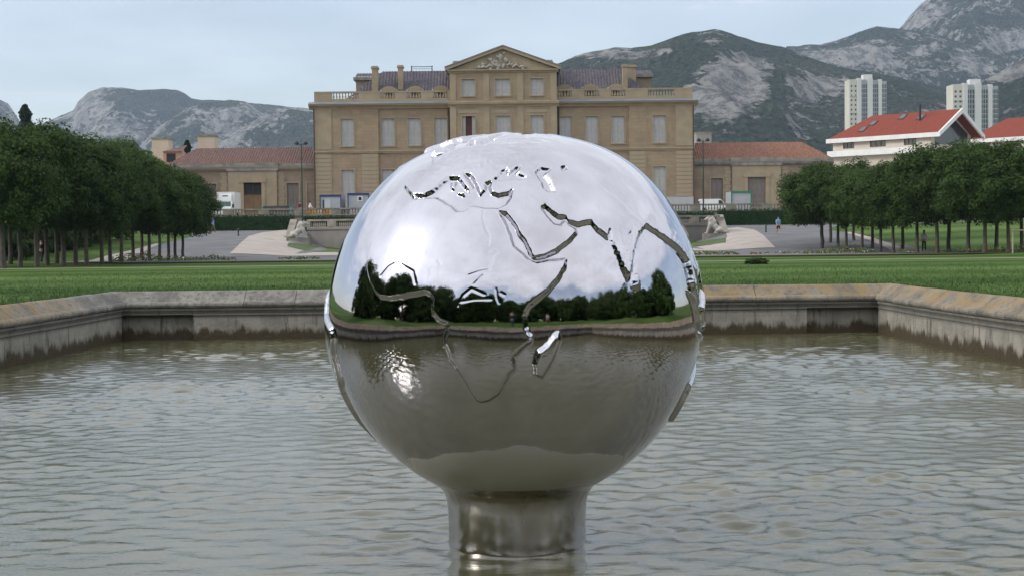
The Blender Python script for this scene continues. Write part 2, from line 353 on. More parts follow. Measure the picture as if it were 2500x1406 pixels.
def build_globe():
    root = empty('globe_fountain', (GC.x, GC.y, 0)); tag(root, 'large polished steel globe with raised continents on a short round foot in the water', 'fountain')
    v = (CAMP-GC).normalized(); rx = CU.cross(v).normalized(); uy = v.cross(rx)
    def px2d(px, py):
        d = (_fw+CR*((px-1250)/F)+CU*((703-py)/F)).normalized(); oc = CAMP-GC; b = oc.dot(d); c = oc.dot(oc)-GR*GR; q = b*b-c
        h = CAMP+d*(-b-math.sqrt(max(q, 0))); n = (h-GC).normalized(); return (n.dot(rx), n.dot(uy), n.dot(v))
    def ll(lat, lon):
        la, dl = R_(lat), R_(lon-34.5); g = (math.cos(la)*math.sin(dl), math.sin(la), math.cos(la)*math.cos(dl)); a = R_(3)
        return (g[0], g[1]*math.cos(a)+g[2]*math.sin(a), -g[1]*math.sin(a)+g[2]*math.cos(a))
    def st(d): return (2*d[0]/(1.02+d[2]), 2*d[1]/(1.02+d[2]))
    A = lambda pts: [st(px2d(760+x*.4, 300+y*.4)) for x, y in pts]
    B = lambda pts: [st(px2d(760+x*.431, 800+y*.431)) for x, y in pts]
    LL = lambda pts: [st(ll(a, b)) for a, b in pts]
    west = A([(645,473),(600,510),(520,570),(470,620),(420,680),(380,740),(358,800),(350,860),(352,910),(365,960),(395,1020),(430,1062),(480,1072),(560,1062),(640,1045),(700,1036),(738,1048),(752,1080),(742,1120),(750,1165),(790,1205),(832,1228),(832,1262),(822,1310),(818,1360)])
    cape = B([(765,95),(795,170),(850,260),(900,340),(940,405),(962,413),(1010,405),(1062,370),(1100,300),(1118,262),(1152,225),(1143,165),(1190,115),(1238,80),(1243,45)])
    east = A([(1340,1310),(1308,1250),(1298,1180),(1330,1120),(1390,1070),(1440,1030),(1500,960),(1540,890),(1555,830),(1500,838),(1430,846),(1370,856),(1318,832),(1262,782),(1236,758),(1212,690),(1178,610),(1150,558),(1190,565),(1228,610),(1268,680),(1308,740),(1332,798),(1352,838),(1420,822),(1490,787),(1560,737),(1612,682),(1608,655),(1570,632),(1545,606),(1520,636),(1478,628),(1436,585),(1405,532),(1425,515),(1462,552),(1505,582),(1545,588),(1565,615),(1620,628),(1700,612),(1742,662),(1800,708),(1812,668),(1826,720),(1848,780),(1876,845),(1905,912),(1928,955),(1948,915),(1952,840),(1962,770),(1992,690),(2030,636)])
    asia = LL([(17,94.5),(14,98),(8,98.5),(3,101),(1.5,104),(6,102.5),(12.5,100.5),(9,105),(12,109),(17,107.5),(21.5,108.5),(23,116.5),(30,122),(37,121),(40,118.5),(39,122),(36,126.5),(36,129.5),(41,130),(46,137),(54,140),(59,144),(61,156),(52,157),(60,166),(66,179),(70,165),(72,140),(73,122),(77,105),(75,88),(72.5,78),(72,68),(68.5,62),(68.5,52),(66,44),(64.5,38),(67,41),(69,35),(71,27),(69.5,18),(65,12),(62,5.5),(58.3,7),(59,11),(56,13),(56.5,16),(60,18.5),(63,18.5),(66,22.5),(64.5,25),(61,21.3),(60.3,28),(59,23.5),(57,21.5),(54.5,19.5),(54.2,11),(57,10.3),(57,8.3),(54,8.5),(53,5),(51,2.5),(49.5,-1),(48.6,-4.5),(46,-1.5),(43.6,-1.6),(43.6,-8.5),(39,-9.3),(37,-8.8)])
    sea = A([(640,455),(692,462),(755,425),(812,378),(850,350),(900,352),(925,378),(948,410),(968,432),(985,402),(962,362),(942,330),(975,335),(1008,385),(1036,445),(1062,420),(1066,385),(1098,372),(1092,405),(1102,440),(1140,456),(1200,442),(1226,425),(1218,470),(1188,512),(1140,536),(1050,530),(985,518),(935,552),(890,552),(850,516),(800,490),(770,468),(700,472),(648,480)])
    black = A([(1110,366),(1135,345),(1160,310),(1190,292),(1205,322),(1245,292),(1272,284),(1255,318),(1305,348),(1265,360),(1190,362)])
    casp = A([(1368,322),(1395,288),(1452,300),(1425,332),(1455,372),(1478,432),(1440,432),(1410,408),(1402,378)])
    aral = A([(1520,288),(1545,284),(1555,300),(1532,308)])
    sard = A([(862,378),(884,374),(880,415),(864,412)]); sici = A([(900,436),(952,432),(935,452)])
    mada = B([(1396,28),(1404,70),(1376,152),(1340,230),(1305,276),(1270,262),(1263,200),(1285,130),(1340,90),(1370,45)])
    cey = A([(1955,930),(1985,925),(2000,965),(1990,1010),(1962,1000)])
    brit = LL([(50,-5.5),(51,1.3),(53,.3),(55,-1.5),(57.5,-2),(58.6,-4),(56,-6),(54,-3.3),(52,-4.6)]); eire = LL([(52,-10),(52.2,-6.5),(55,-6),(54.5,-9.5)])
    ice = LL([(63.5,-19),(64.5,-14),(66.3,-16),(65.8,-23),(64,-22)])
    green = LL([(60,-44),(65,-40),(70,-23),(77,-18),(82,-20),(83.5,-35),(80,-66),(76,-70),(70,-55),(65,-53)])
    svalb = LL([(77,15),(79,11),(80,20),(79,25),(77.5,20)]); novz = LL([(71,52),(73,54),(76.5,62),(77,68),(75,60),(71.5,57)])
    sam = LL([(12,-72),(10,-62),(5,-52),(0,-50),(-5,-35.5),(-8,-34.8),(-13,-38.5),(-22,-41),(-25,-48),(-34,-53),(-39,-60),(-47,-66),(-54,-67),(-53,-72),(-40,-73),(-18,-70.5),(-5,-81),(1,-79),(8,-77.5)])
    nam = LL([(8.5,-78),(9,-83),(15,-88),(16,-95),(20,-106),(31,-114),(23,-110),(34,-120),(48,-125),(60,-145),(58,-158),(65,-167),(71,-156),(69,-130),(68,-110),(70,-85),(58,-94),(52,-80),(62,-75),(58,-63),(52,-56),(46,-62),(44,-68),(40,-74),(35,-76),(30,-81),(25,-80.5),(30,-85),(29,-95),(22,-98),(18,-94),(21,-87),(15,-83.5),(9,-80)])
    baf = LL([(66,-62),(72,-76),(74,-85),(70,-85),(65,-75),(62,-66)])
    aus = LL([(-11,142.5),(-17,140),(-15,135.5),(-12,136.5),(-12,131),(-14.5,128),(-20,119),(-22,114),(-27,113.5),(-34.5,115.5),(-34,120),(-31.5,130),(-35,137),(-39,146),(-37,150),(-28,153.5),(-20,148.5),(-15,145)])
    sum_ = LL([(5.5,95.3),(2,99),(-3,102),(-5.8,105.5),(-3,106),(1,103),(4.5,98)]); java = LL([(-6.5,105.5),(-7.5,109),(-8.5,114.5),(-7,112.5),(-6.2,107.5)])
    born = LL([(1.5,109),(-3,111),(-4,115.5),(1,118.5),(5,119),(7,117),(3,113)]); cele = LL([(1,121),(-5,120),(-5,122.5),(0,120.5),(1.4,125)])
    ngui = LL([(-1,131),(-4,135),(-8,138),(-9,142.5),(-10,149.5),(-6,147.5),(-2.5,141)]); phil = LL([(18,121),(14,121),(7,123.5),(8,126.5),(13,124)]); japn = LL([(31,131),(35,136.5),(36,140.5),(43,145),(45,142),(40,140),(35.5,133)])
    polys = [west+cape+east+asia, sea, black, casp, aral, sard, sici, mada, cey, brit, eire, ice, green, svalb, novz, sam, nam, baf, aus, sum_, java, born, cele, ngui, phil, japn]
    riv = [A(x) for x in ([(1055,545),(1052,600),(1066,655),(1090,700),(1085,760)],[(445,940),(490,886),(540,858),(585,885),(635,915),(650,985)],[(965,938),(1030,915),(1088,905),(1110,845),(1145,805)],[(1085,800),(1110,782),(1140,790)],[(905,1115),(935,1055),(985,1015),(1060,1050)],[(905,1095),(1000,1078),(1100,1076)],[(1130,1018),(1138,1070),(1150,1100)],[(1000,990),(1050,938)],[(785,850),(800,868)],[(1158,1040),(1180,1052)],[(1770,425),(1810,452),(1870,490),(1930,540),(2010,620)],[(2080,480),(2140,560),(2210,640)],[(1340,455),(1400,500)],[(1230,200),(1255,170),(1320,165),(1355,210),(1350,265)],[(1160,185),(1230,180)],[(1795,910),(1800,860),(1838,838)])]
    n = 325; a = np.tan((np.linspace(-1, 1, n+1))*math.pi/4); U, W = np.meshgrid(a, a); U = U.ravel(); W = W.ravel(); O = np.ones_like(U)
    faces = [(O,U,W),(-O,-U,W),(-U,O,W),(U,-O,W),(U,W,O),(-U,W,-O)]
    D = np.concatenate([np.column_stack(f) for f in faces]); D /= np.linalg.norm(D, axis=1)[:, None]
    q = grid_quads(n+1, n+1); Q = np.concatenate([q+k*(n+1)**2 for k in range(6)])
    _, idx, inv = np.unique(np.round(D, 6), axis=0, return_index=True, return_inverse=True); D = D[idx]; Q = inv.ravel()[Q]
    # D is in world axes
    fx = D@np.array(rx); fy = D@np.array(uy); fz = D@np.array(v)
    X = 2*fx/(1.02+fz); Y = 2*fy/(1.02+fz); sc = 1+(X*X+Y*Y)/4
    def segd(pl, closed, X, Y, best, par=None):
        k = len(pl)
        for i in range(k if closed else k-1):
            x0, y0 = pl[i]; x1, y1 = pl[(i+1)%k]; dx, dy = x1-x0, y1-y0; l2 = dx*dx+dy*dy+1e-12
            t = np.clip(((X-x0)*dx+(Y-y0)*dy)/l2, 0, 1); e = (X-x0-t*dx)**2+(Y-y0-t*dy)**2; np.minimum(best, e, out=best)
            if par is not None:
                c = (y0 > Y) != (y1 > Y); par ^= c & (X < (x1-x0)*(Y-y0)/((y1-y0) if abs(y1-y0) > 1e-12 else 1e-12)+x0)
    X = X.astype(np.float32); Y = Y.astype(np.float32)
    best = np.full(len(X), 1e9, np.float32); par = np.zeros(len(X), bool)
    for pl in polys: segd(pl, True, X, Y, best, par)
    dist = np.sqrt(best)/sc; sd = np.where(par, dist, -dist)
    rb = np.full(len(X), 1e9, np.float32)
    for pl in riv: segd(pl, False, X, Y, rb)
    rd = np.sqrt(rb)/sc
    sd = sd+(fbm(D*26, 3)-.5)*.008+(fbm(D*70, 2)-.5)*.004
    wdt = .021; t = np.clip((sd+wdt*.5)/wdt, 0, 1); H = .022*(.5*t+.5*t*t*(3-2*t))
    lip = np.exp(-((sd-.03)/.014)**2)*.0025
    h = H
    h -= .0014*np.exp(-(rd/.0048)**2)
    north = np.clip((fy-.62)/.25, 0, 1)*np.clip(sd/.03, 0, 1)*(1-np.clip((fx-.05)/.2, 0, 1))
    h += north*.016*(ridged(D*9+5, 3)-.55)
    him = np.exp(-(((fx-.62)/.10)**2+((fy-.32)/.10)**2))+np.exp(-(((fx-.80)/.10)**2+((fy-.15)/.18)**2))
    h += np.clip(him, 0, 1)*.05*(ridged(D*7+2, 4)-.6)*np.clip(sd/.02+.4, 0, 1)
    h += .0016*(fbm(D*3.1+8, 2)-.5)
    pole = np.clip((fy-.76)/.24, 0, 1); h -= pole*pole*(.052+.014*(sd < 0))
    V = D*(GR*(1+h))[:, None]
    keep = D[:, 2] > -.955
    Q = Q[keep[Q].all(1)]
    inst('globe', np_mesh('globe', V, Q, M_steel), root, (0, 0, GC.z))
    mb = MB(); prof = []
    c = GC.z
    for r, z in ((.52,-.845),(.48,-.8795),(.45,-.8965),(.425,-.9135),(.405,-.935),(.39,-.96),(.38,-.99),(.375,-1.03),(.373,-1.06)): prof.append((r*GR*1.004, z*GR+c))
    prof += [(.372*GR, c-1.10*GR), (.372*GR, .05), (.374*GR, .0), (.374*GR, -.6)]
    mb.lathe(prof[::-1], 96, caps=False); o = mb.build('foot', M_foot, root, smooth=True)
build_globe(); build_water()

def grass_fringe():
    rg = np.random.default_rng(21); n = 42000; M_bl = mat('grass_blades', (.035, .085, .015), (.09, .15, .04), 1.5, .7, world=True)
    y = 35.45+rg.random(n)**2*26; x = rg.uniform(-1, 1, n)*(14+(y-35)*.25)
    k = n//3; t = rg.random(k); s = np.where(rg.random(k) < .5, -1., 1.); y[:k] = 20+t*15.2; x[:k] = CX+s*(np.interp(y[:k], [20, 23.5, 27, 31, 35.2], [10.25, 10.02, 9.68, 9.4, 9.25])+.46+rg.random(k)**2*3)
    z = gza(x, y)-.01; h = rg.uniform(.03, .085, n); a = rg.random(n)*6.283; w = .012
    dx, dy = np.cos(a)*w, np.sin(a)*w; lx, ly = rg.normal(0, .03, n), rg.normal(0, .03, n)
    V = np.stack([np.column_stack([x-dx, y-dy, z]), np.column_stack([x+dx, y+dy, z]), np.column_stack([x+lx, y+ly, z+h])], 1).reshape(-1, 3)
    tag(inst('grass', np_mesh('grass', V, np.arange(3*n).reshape(-1, 3), M_bl, False)), 'short grass blades along the lawn edge behind the coping', 'grass', kind='stuff')
grass_fringe()
# ------------------------------------------------------------------ hills
def hill_mat():
    t = NT('limestone_and_scrub'); p = t.pos('world'); a = t.node('ShaderNodeAttribute', attribute_name='rock').outputs['Fac']
    g = t.node('ShaderNodeNewGeometry'); s = t.node('ShaderNodeSeparateXYZ'); t.l.new(g.outputs['Normal'], s.inputs[0])
    k = t.math('ADD', a, t.math('MULTIPLY', t.math('SUBTRACT', t.noise(p, .012, 8, .72), .5), 2.2))
    k = t.math('ADD', k, t.math('MULTIPLY', t.math('SUBTRACT', t.noise(p, .07, 5, .7), .5), 1.5))
    k = t.math('ADD', k, t.math('MULTIPLY', t.math('SUBTRACT', .62, s.outputs[2]), .5))
    rock = t.mix(t.ramp(t.noise(t.pos('world', (1, 1, .45)), .05, 8, .75), .40, .60), (.46, .44, .41), (.15, .145, .14))  # rock tone variation, its dark end deepened to paint in crevice shade
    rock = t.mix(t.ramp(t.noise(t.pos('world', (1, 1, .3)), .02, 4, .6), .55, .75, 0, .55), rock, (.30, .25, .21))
    veg = t.mix(t.ramp(t.noise(p, .13, 4, .7), .3, .7), (.012, .024, .012), (.038, .052, .024))
    veg = t.mix(t.ramp(t.noise(p, .008, 3, .6), .45, .65, 0, .4), veg, (.085, .095, .055))
    f = t.ramp(k, .42, .58)
    v = t.node('ShaderNodeTexVoronoi'); t.l.new(p, v.inputs['Vector']); v.inputs['Scale'].default_value = .11
    hgt = t.mix(f, v.outputs['Distance'], t.noise(t.pos('world', (1, 1, .35)), .06, 8, .78))
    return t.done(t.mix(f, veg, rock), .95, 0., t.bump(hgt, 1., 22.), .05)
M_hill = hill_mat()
def hill(ridge, Y0, front, back, seed, rockb, blobs=(), ncol=300, nrow=110, amp=.16, base=4, label=''):
    rx_ = [r[0] for r in ridge]; ry_ = [r[1] for r in ridge]
    px = np.linspace(rx_[0], rx_[-1], ncol); py = np.interp(px, rx_, ry_)
    rg = np.array([P(a, b, Y0) for a, b in zip(px, py)])
    t = np.concatenate([np.linspace(0, 1, nrow), np.linspace(1.03, 1.6, 16)])
    Y = Y0-front*(1-t); Y = np.where(t > 1, Y0+back*(t-1)/.6, Y)
    T, HZ = np.meshgrid(t, rg[:, 2], indexing='ij'); XX = rg[None, :, 0]/Y0*Y[:, None]; YY = np.repeat(Y[:, None], ncol, 1)
    prof = np.where(T <= 1, np.clip(T, 0, 1)**.85*.92+.08*T**3, 1-(T-1)*.9)
    pt = np.column_stack([XX.ravel(), YY.ravel(), np.full(XX.size, seed*31.7)])
    n1 = ridged(pt/(front*.42), 6).reshape(XX.shape)-.62; n2 = fbm(pt/(front*.05)+3, 4).reshape(XX.shape)-.5
    env = np.clip(np.minimum(T*3, np.where(T <= 1, (1-T)*5+.06, .06)), 0, 1)
    Hh = np.maximum(HZ-base, 1)
    Z = base+Hh*prof+Hh*(amp*2.0*n1+amp*.5*n2)*env+Hh*.02*n2*(1-env)
    if T.shape: Z[0] = base-3
    PX = 1250+XX/YY*F; PYv = 572-(PX-1250)*.011-(Z-CH)/YY*F
    rk = np.full(XX.shape, rockb)+(fbm(pt/(front*.2)+7, 3).reshape(XX.shape)-.5)*.8
    for bx, by, sx, sy, s in blobs: rk += s*np.exp(-((PX-bx)/sx)**2-((PYv-by)/sy)**2)
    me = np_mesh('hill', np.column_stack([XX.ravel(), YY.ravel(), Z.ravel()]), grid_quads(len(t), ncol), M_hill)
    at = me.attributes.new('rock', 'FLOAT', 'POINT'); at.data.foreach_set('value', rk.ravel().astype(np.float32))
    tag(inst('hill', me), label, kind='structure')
hill([(-400,330),(-120,235),(0,245),(20,255),(50,300),(110,330),(200,380)], 4200, 900, 900, 1, .5, label='far limestone hill at the left edge')
hill([(60,330),(110,300),(180,268),(190,247),(215,225),(250,214),(300,213),(350,221),(430,222),(450,229),(467,242),(520,246),(700,262),(900,270)], 4000, 1000, 900, 2, .45, [(240,260,60,60,.45),(330,320,150,30,.3),(400,250,130,22,-.5)], label='flat-topped limestone hill behind the left trees')
hill([(300,400),(400,300),(470,258),(560,243),(600,250),(628,268),(648,285),(700,330),(800,400)], 3400, 700, 600, 3, .66, [(560,250,60,10,-.3),(440,300,40,20,-.3)], label='rounded pale limestone hill left of the mansion')
hill([(560,330),(645,284),(690,270),(710,266),(760,272),(850,300),(1000,340),(1300,420)], 3000, 500, 600, 4, .55, [(760,335,60,25,-.6)], label='low limestone shoulder meeting the mansion corner')
hill([(1780,400),(1900,160),(1920,112),(2000,111),(2060,94),(2110,74),(2140,66),(2160,68),(2190,72),(2260,80),(2400,120),(2600,160)], 3000, 900, 600, 6, .42, [(2080,130,120,45,.3),(2300,165,150,30,.25),(1960,120,60,10,-.3)], label='rock-strewn ridge behind the right-hand towers')
hill([(2040,260),(2120,150),(2205,62),(2220,40),(2245,14),(2262,2),(2320,-30),(2420,-70),(2560,-110),(2800,-60)], 3400, 900, 900, 7, .62, [(2450,50,70,14,-.35),(2330,150,90,20,-.3)], label='high bare limestone massif at the right edge')
hill([(1000,420),(1200,240),(1300,185),(1350,160),(1400,138),(1440,125),(1500,116),(1540,119),(1590,112),(1640,96),(1690,80),(1745,67),(1762,71),(1800,88),(1850,101),(1880,106),(1910,112),(1960,135),(2050,165),(2200,190),(2400,240),(2700,300)], 2000, 800, 500, 5, .24,
     [(1745,95,45,25,.5),(1470,135,120,18,.6),(1800,190,90,45,.75),(1760,240,75,40,.75),(1860,150,60,22,.3),(2000,215,55,35,.5),(2100,140,100,25,.35),(1650,150,40,60,-.3),(1900,230,22,60,-.4)], ncol=420, nrow=150, amp=.15, label='dark wooded hill with grey cliffs right of the mansion')
hill([(2250,330),(2330,260),(2400,200),(2450,170),(2490,148),(2560,120),(2700,90)], 1700, 350, 400, 8, .3, [(2440,185,90,18,.6),(2480,165,60,30,.5)], label='rocky spur at the right edge above the red roofs')

# ------------------------------------------------------------------ roads and paths
def sheet(name, pts, matl, dz, nx=40, ny=40, label='', cat=None):
    """pts: 4 corner curves given as photo points left/right borders from near to far"""
    Lb, Rb = pts; V = []
    Lw = [G(*p) for p in Lb]; Rw = [G(*p) for p in Rb]
    def along(c, t):
        k = t*(len(c)-1); i = min(int(k), len(c)-2); return c[i].lerp(c[i+1], k-i)
    for j in range(ny+1):
        a, b = along(Lw, j/ny), along(Rw, j/ny)
        for i in range(nx+1):
            p = a.lerp(b, i/nx); V.append((p.x, p.y, gz(p.x, p.y)+dz))
    o = inst(name, np_mesh(name, np.array(V), grid_quads(ny+1, nx+1), matl)); tag(o, label, kind='structure')
def flat_grid(name, x0, x1, y0, y1, matl, dz, step, label):
    xs = np.arange(x0, x1+.01, step); ys = np.arange(y0, y1+.01, step); X, Y = np.meshgrid(xs, ys)
    V = np.column_stack([X.ravel(), Y.ravel(), gza(X.ravel(), Y.ravel())+dz])
    tag(inst(name, np_mesh(name, V, grid_quads(len(ys), len(xs)), matl)), label, kind='structure')
M_asph = mat('asphalt', (.115, .115, .12), (.165, .163, .165), .35, .9, bump=.3, bscale=30, world=True)
M_grav = mat('pinkish_gravel', (.33, .285, .25), (.40, .345, .305), .6, .95, bump=.4, bscale=25, world=True)
M_pale = mat('pale_path', (.38, .34, .29), (.30, .26, .22), .7, .95, bump=.3, bscale=20, world=True)
M_grassb = mat('rough_grass', (.055, .09, .022), (.09, .11, .04), .9, .9, bump=.6, bscale=30, world=True)
M_soil = mat('border_soil', (.10, .065, .042), (.15, .10, .065), 1.2, .95, bump=.5, bscale=12, world=True)
flat_grid('road', -46, 46, 101, 163.6, M_asph, .0, 2.0, 'grey asphalt esplanade below the terrace')
flat_grid('path', -75, 75, 74, 75.2, M_pale, .012, .6, 'thin pale path across the lawn')
flat_grid('flower_bed', -27, 46, 96, 99.6, M_soil, .02, 1.2, 'long brown flower bed along the road')
sheet('path', ([(560,621),(590,592),(608,577),(640,569),(690,563)], [(850,624),(800,611),(700,600),(699,585),(722,562)]), M_grav, .03, label='pink gravel ramp on the left side')
sheet('path', ([(1660,613),(1700,604),(1770,592),(1775,578),(1768,560)], [(1893,606),(1878,590),(1862,574),(1842,562),(1800,556)]), M_grav, .03, label='pink gravel ramp on the right side')
sheet('path', ([(845,624.3),(845,619),(845,613)], [(1665,614.5),(1665,610),(1665,604)]), M_grav, .026, label='pink gravel walk between the two ramps')
sheet('grass_strip', ([(702,603),(702,599),(706,594)], [(850,617),(850,611),(842,607)]), M_grassb, .05, label='crescent of grass below the left statue')
sheet('grass_strip', ([(1660,603),(1665,597),(1690,594)], [(1772,594),(1772,588),(1770,583)]), M_grassb, .05, label='crescent of grass below the right statue')
sheet('path', ([(160,641),(250,628),(330,610),(380,596)], [(260,640),(330,627),(370,606),(395,596)]), M_grav, .035, label='pale side path under the left trees')
sheet('path', ([(2215,618),(2150,600),(2100,580),(2060,568)], [(2280,618),(2185,600),(2125,580),(2075,568)]), M_grav, .035, label='pale side path under the right trees')
# terrace
mb = MB(); mb.box(-120, 120, 170.3, 330, -1, 4.98); tag(mb.build('terrace_ground', mat('terrace_gravel', (.30, .27, .23), (.24, .215, .18), .4, .95, world=True)), 'raised gravel terrace in front of the mansion', kind='structure')

# ------------------------------------------------------------------ stone parts shared by several things
def facade_mat(name, c1, c2, joint):
    t = NT(name); p = t.pos('obj')
    sw = t.node('ShaderNodeSeparateXYZ'); t.l.new(p, sw.inputs[0]); cb_ = t.node('ShaderNodeCombineXYZ'); t.l.new(sw.outputs[0], cb_.inputs[0]); t.l.new(sw.outputs[2], cb_.inputs[1])
    b = t.node('ShaderNodeTexBrick'); t.l.new(cb_.outputs[0], b.inputs['Vector']); b.inputs['Scale'].default_value = 1; b.inputs['Brick Width'].default_value = 1.1; b.inputs['Row Height'].default_value = .46; b.inputs['Mortar Size'].default_value = .016
    b.inputs['Color1'].default_value = (.9, .9, .9, 1); b.inputs['Color2'].default_value = (1.06, 1.04, 1.0, 1); b.inputs['Mortar'].default_value = (joint, joint, joint, 1)
    c = t.mix(t.ramp(t.noise(p, .35, 6, .65), .3, .7), c1, c2)
    c = t.mix(t.ramp(t.noise(t.pos('obj', (1, 1, .18)), 1.1, 6, .7), .5, .75, 0, .5), c, tuple(x*.55 for x in c1))
    c = t.mix(1., c, b.outputs['Color'], 'MULTIPLY')
    return t.done(c, .9, 0., t.bump(b.outputs['Fac'], .3, -.03), .15)
M_stone = facade_mat('golden_limestone', (.335, .258, .177), (.285, .217, .148), .8)
M_stone2 = mat('dressed_limestone', (.35, .28, .193), (.29, .23, .158), .8, .9, bump=.2, bscale=6)
M_plaster = facade_mat('ochre_plaster', (.30, .235, .175), (.23, .18, .138), .93)
M_lead = mat('lead_flashing', (.17, .18, .2), (.22, .225, .24), .8, .5)
M_shut = mat('grey_shutter_paint', (.46, .445, .44), (.40, .385, .375), 1.5, .6)
M_shutb = mat('brown_grey_shutter_paint', (.22, .185, .165), (.17, .145, .13), 1.5, .7)
M_dark = mat('dark_room', (.02, .018, .018), (.03, .025, .025), 1, .6)
M_red = mat('red_curtain', (.10, .035, .03), (.06, .02, .02), 1, .8)
M_pipe = mat('rusty_pipe', (.09, .05, .035), (.06, .045, .04), 2, .6)
M_paleST = mat('pale_statue_stone', (.46, .43, .38), (.30, .285, .25), 1.2, .9, bump=.4, bscale=7)
M_bal = mat('weathered_balustrade_stone', (.30, .265, .215), (.17, .155, .135), 1.1, .9, bump=.3, bscale=6)
M_ret = mat('grey_retaining_wall', (.17, .155, .145), (.225, .205, .185), .5, .9, bump=.3, bscale=5)
M_glass = mat('window_glass', (.03, .035, .04), (.05, .055, .06), .6, .08, spec=.6)
M_white = mat('white_paint', (.72, .72, .71), (.64, .64, .63), .8, .5)
M_black = mat('black_metal', (.02, .02, .02), (.03, .03, .03), 2, .5)
M_green_metal = mat('dark_green_metal', (.02, .045, .035), (.03, .05, .04), 2, .5)
def tile_mat(name, a, b, c):
    t = NT(name); p = t.pos('obj'); k = t.mix(t.ramp(t.noise(p, 1.0, 5, .7), .3, .7), a, b)
    k = t.mix(t.ramp(t.noise(t.pos('obj', (2.4, 2.6, 3.5)), 1.3, 2, .5), .45, .62, 0, .75), k, c)
    return t.done(k, .85, 0., t.bump(t.noise(t.pos('obj', (1, 3, 6)), 2., 3), .5, .05), .2)
M_roofd = tile_mat('dark_roof_tiles', (.088, .078, .09), (.135, .12, .132), (.06, .052, .064))
M_roofl = tile_mat('brown_red_roof_tiles', (.145, .08, .066), (.105, .062, .054), (.20, .125, .105))
M_roofr = tile_mat('orange_red_roof_tiles', (.21, .095, .06), (.16, .075, .05), (.27, .15, .105))
M_roofn = tile_mat('new_red_roof_tiles', (.21, .045, .028), (.18, .04, .026), (.235, .06, .036))

def wall_open(mb, x0, x1, z0, z1, ops, y=0., depth=.35, back=None):
    xs = sorted({x0, x1, *[v for o in ops for v in o[:2]]}); zs = sorted({z0, z1, *[v for o in ops for v in o[2:4]]})
    for i in range(len(xs)-1):
        for j in range(len(zs)-1):
            cx, cz = (xs[i]+xs[i+1])/2, (zs[j]+zs[j+1])/2
            if any(o[0] < cx < o[1] and o[2] < cz < o[3] for o in ops): continue
            mb.add([(xs[i], y, zs[j]), (xs[i+1], y, zs[j]), (xs[i+1], y, zs[j+1]), (xs[i], y, zs[j+1])], [(0, 1, 2, 3)])
    for a, b, c, d in [o[:4] for o in ops]:
        y1 = y+depth
        mb.add([(a,y,c),(b,y,c),(b,y,d),(a,y,d),(a,y1,c),(b,y1,c),(b,y1,d),(a,y1,d)], [(0,4,5,1),(1,5,6,2),(2,6,7,3),(3,7,4,0)])
def ribbed(mb, x0, x1, hl, hr, y0, z0, y1, z1, per=.43, amp=.09):
    """tile channels running up a roof slope, cut by hips of plan run hl, hr"""
    n = int((x1-x0)/(per/4)); sl = math.hypot(y1-y0, z1-z0); ny, nz = -(z1-z0)/sl, (y1-y0)/sl; V = []; rows = 5
    xs = [x0+(x1-x0)*i/n for i in range(n+1)]
    for i, x in enumerate(xs):
        top = 1.
        if hl and x < x0+hl: top = min(top, (x-x0)/hl)
        if hr and x > x1-hr: top = min(top, (x1-x)/hr)
        b = amp*(math.sin(2*math.pi*i/4)*.5+.5)
        for r in range(rows):
            t = top*r/(rows-1); V.append((x, y0+(y1-y0)*t+ny*b, z0+(z1-z0)*t+nz*b))
    mb.add(V, [(i*rows+r, (i+1)*rows+r, (i+1)*rows+r+1, i*rows+r+1) for i in range(n) for r in range(rows-1)])
def shutter_mesh(w_, h_, m_, slats=True):
    mb = MB(); st_ = .07
    mb.box(0, st_, 0, .05, 0, h_); mb.box(w_-st_, w_, 0, .05, 0, h_); mb.box(w_/2-.03, w_/2+.03, .002, .052, .09, h_-.09)
    for z in (0, h_*.33-.05, h_*.67-.05, h_-.1): mb.box(st_, w_-st_, .001, .051, z, z+.1)
    k = int(h_/.16)
    for i in range(k):
        z = .1+(h_-.2)*i/k; mb.add([(st_, .01, z), (w_-st_, .01, z), (w_-st_, .045, z+.15), (st_, .045, z+.15)], [(0, 1, 2, 3)])
    return mb.mesh('shutter', m_)
_sh = {}
def shut(w_, h_, m_):
    k = (round(w_, 2), round(h_, 2), m_.name)
    if k not in _sh: _sh[k] = shutter_mesh(w_, h_, m_)
    return _sh[k]
_wf = {}
def frame_mesh(w_, h_, m_, t=.16, proud=.06, sill=True):
    k = (round(w_, 2), round(h_, 2), m_.name, t)
    if k not in _wf:
        mb = MB(); mb.box(-w_/2-t, -w_/2, -proud, .05, 0, h_+t); mb.box(w_/2, w_/2+t, -proud, .05, 0, h_+t); mb.box(-w_/2, w_/2, -proud+.002, .05, h_, h_+t-.002)
        if sill: mb.box(-w_/2-t-.05, w_/2+t+.05, -proud-.08, .05, -.16, -.002)
        _wf[k] = mb.mesh('window_frame', m_)
    return _wf[k]
def window(root, x, y, z0, w_, h_, frame=M_stone2, sh=M_shut, leaves=2, open_=False, rec=.22):
    """a window opening: surround, then shutter leaves set back in the reveal"""
    f = inst('window', frame_mesh(w_, h_, frame), root, (x, y, z0))
    if open_:
        mb = MB(); mb.box(-w_/2, w_/2, rec+.1, rec+.16, 0, h_); mb.build('window_curtain', M_red, f)
        for s_ in (-1, 1): inst('shutter', shut(w_*.24, h_, sh), f, (-w_/2+.02 if s_ < 0 else w_/2-.02-w_*.24, rec, .02), (0, 0, 0))
    else:
        lw = w_/leaves
        for i in range(leaves): inst('shutter', shut(lw-.02, h_-.03, sh), f, (-w_/2+i*lw+.01, rec, .015))
    return f
_bal = {}
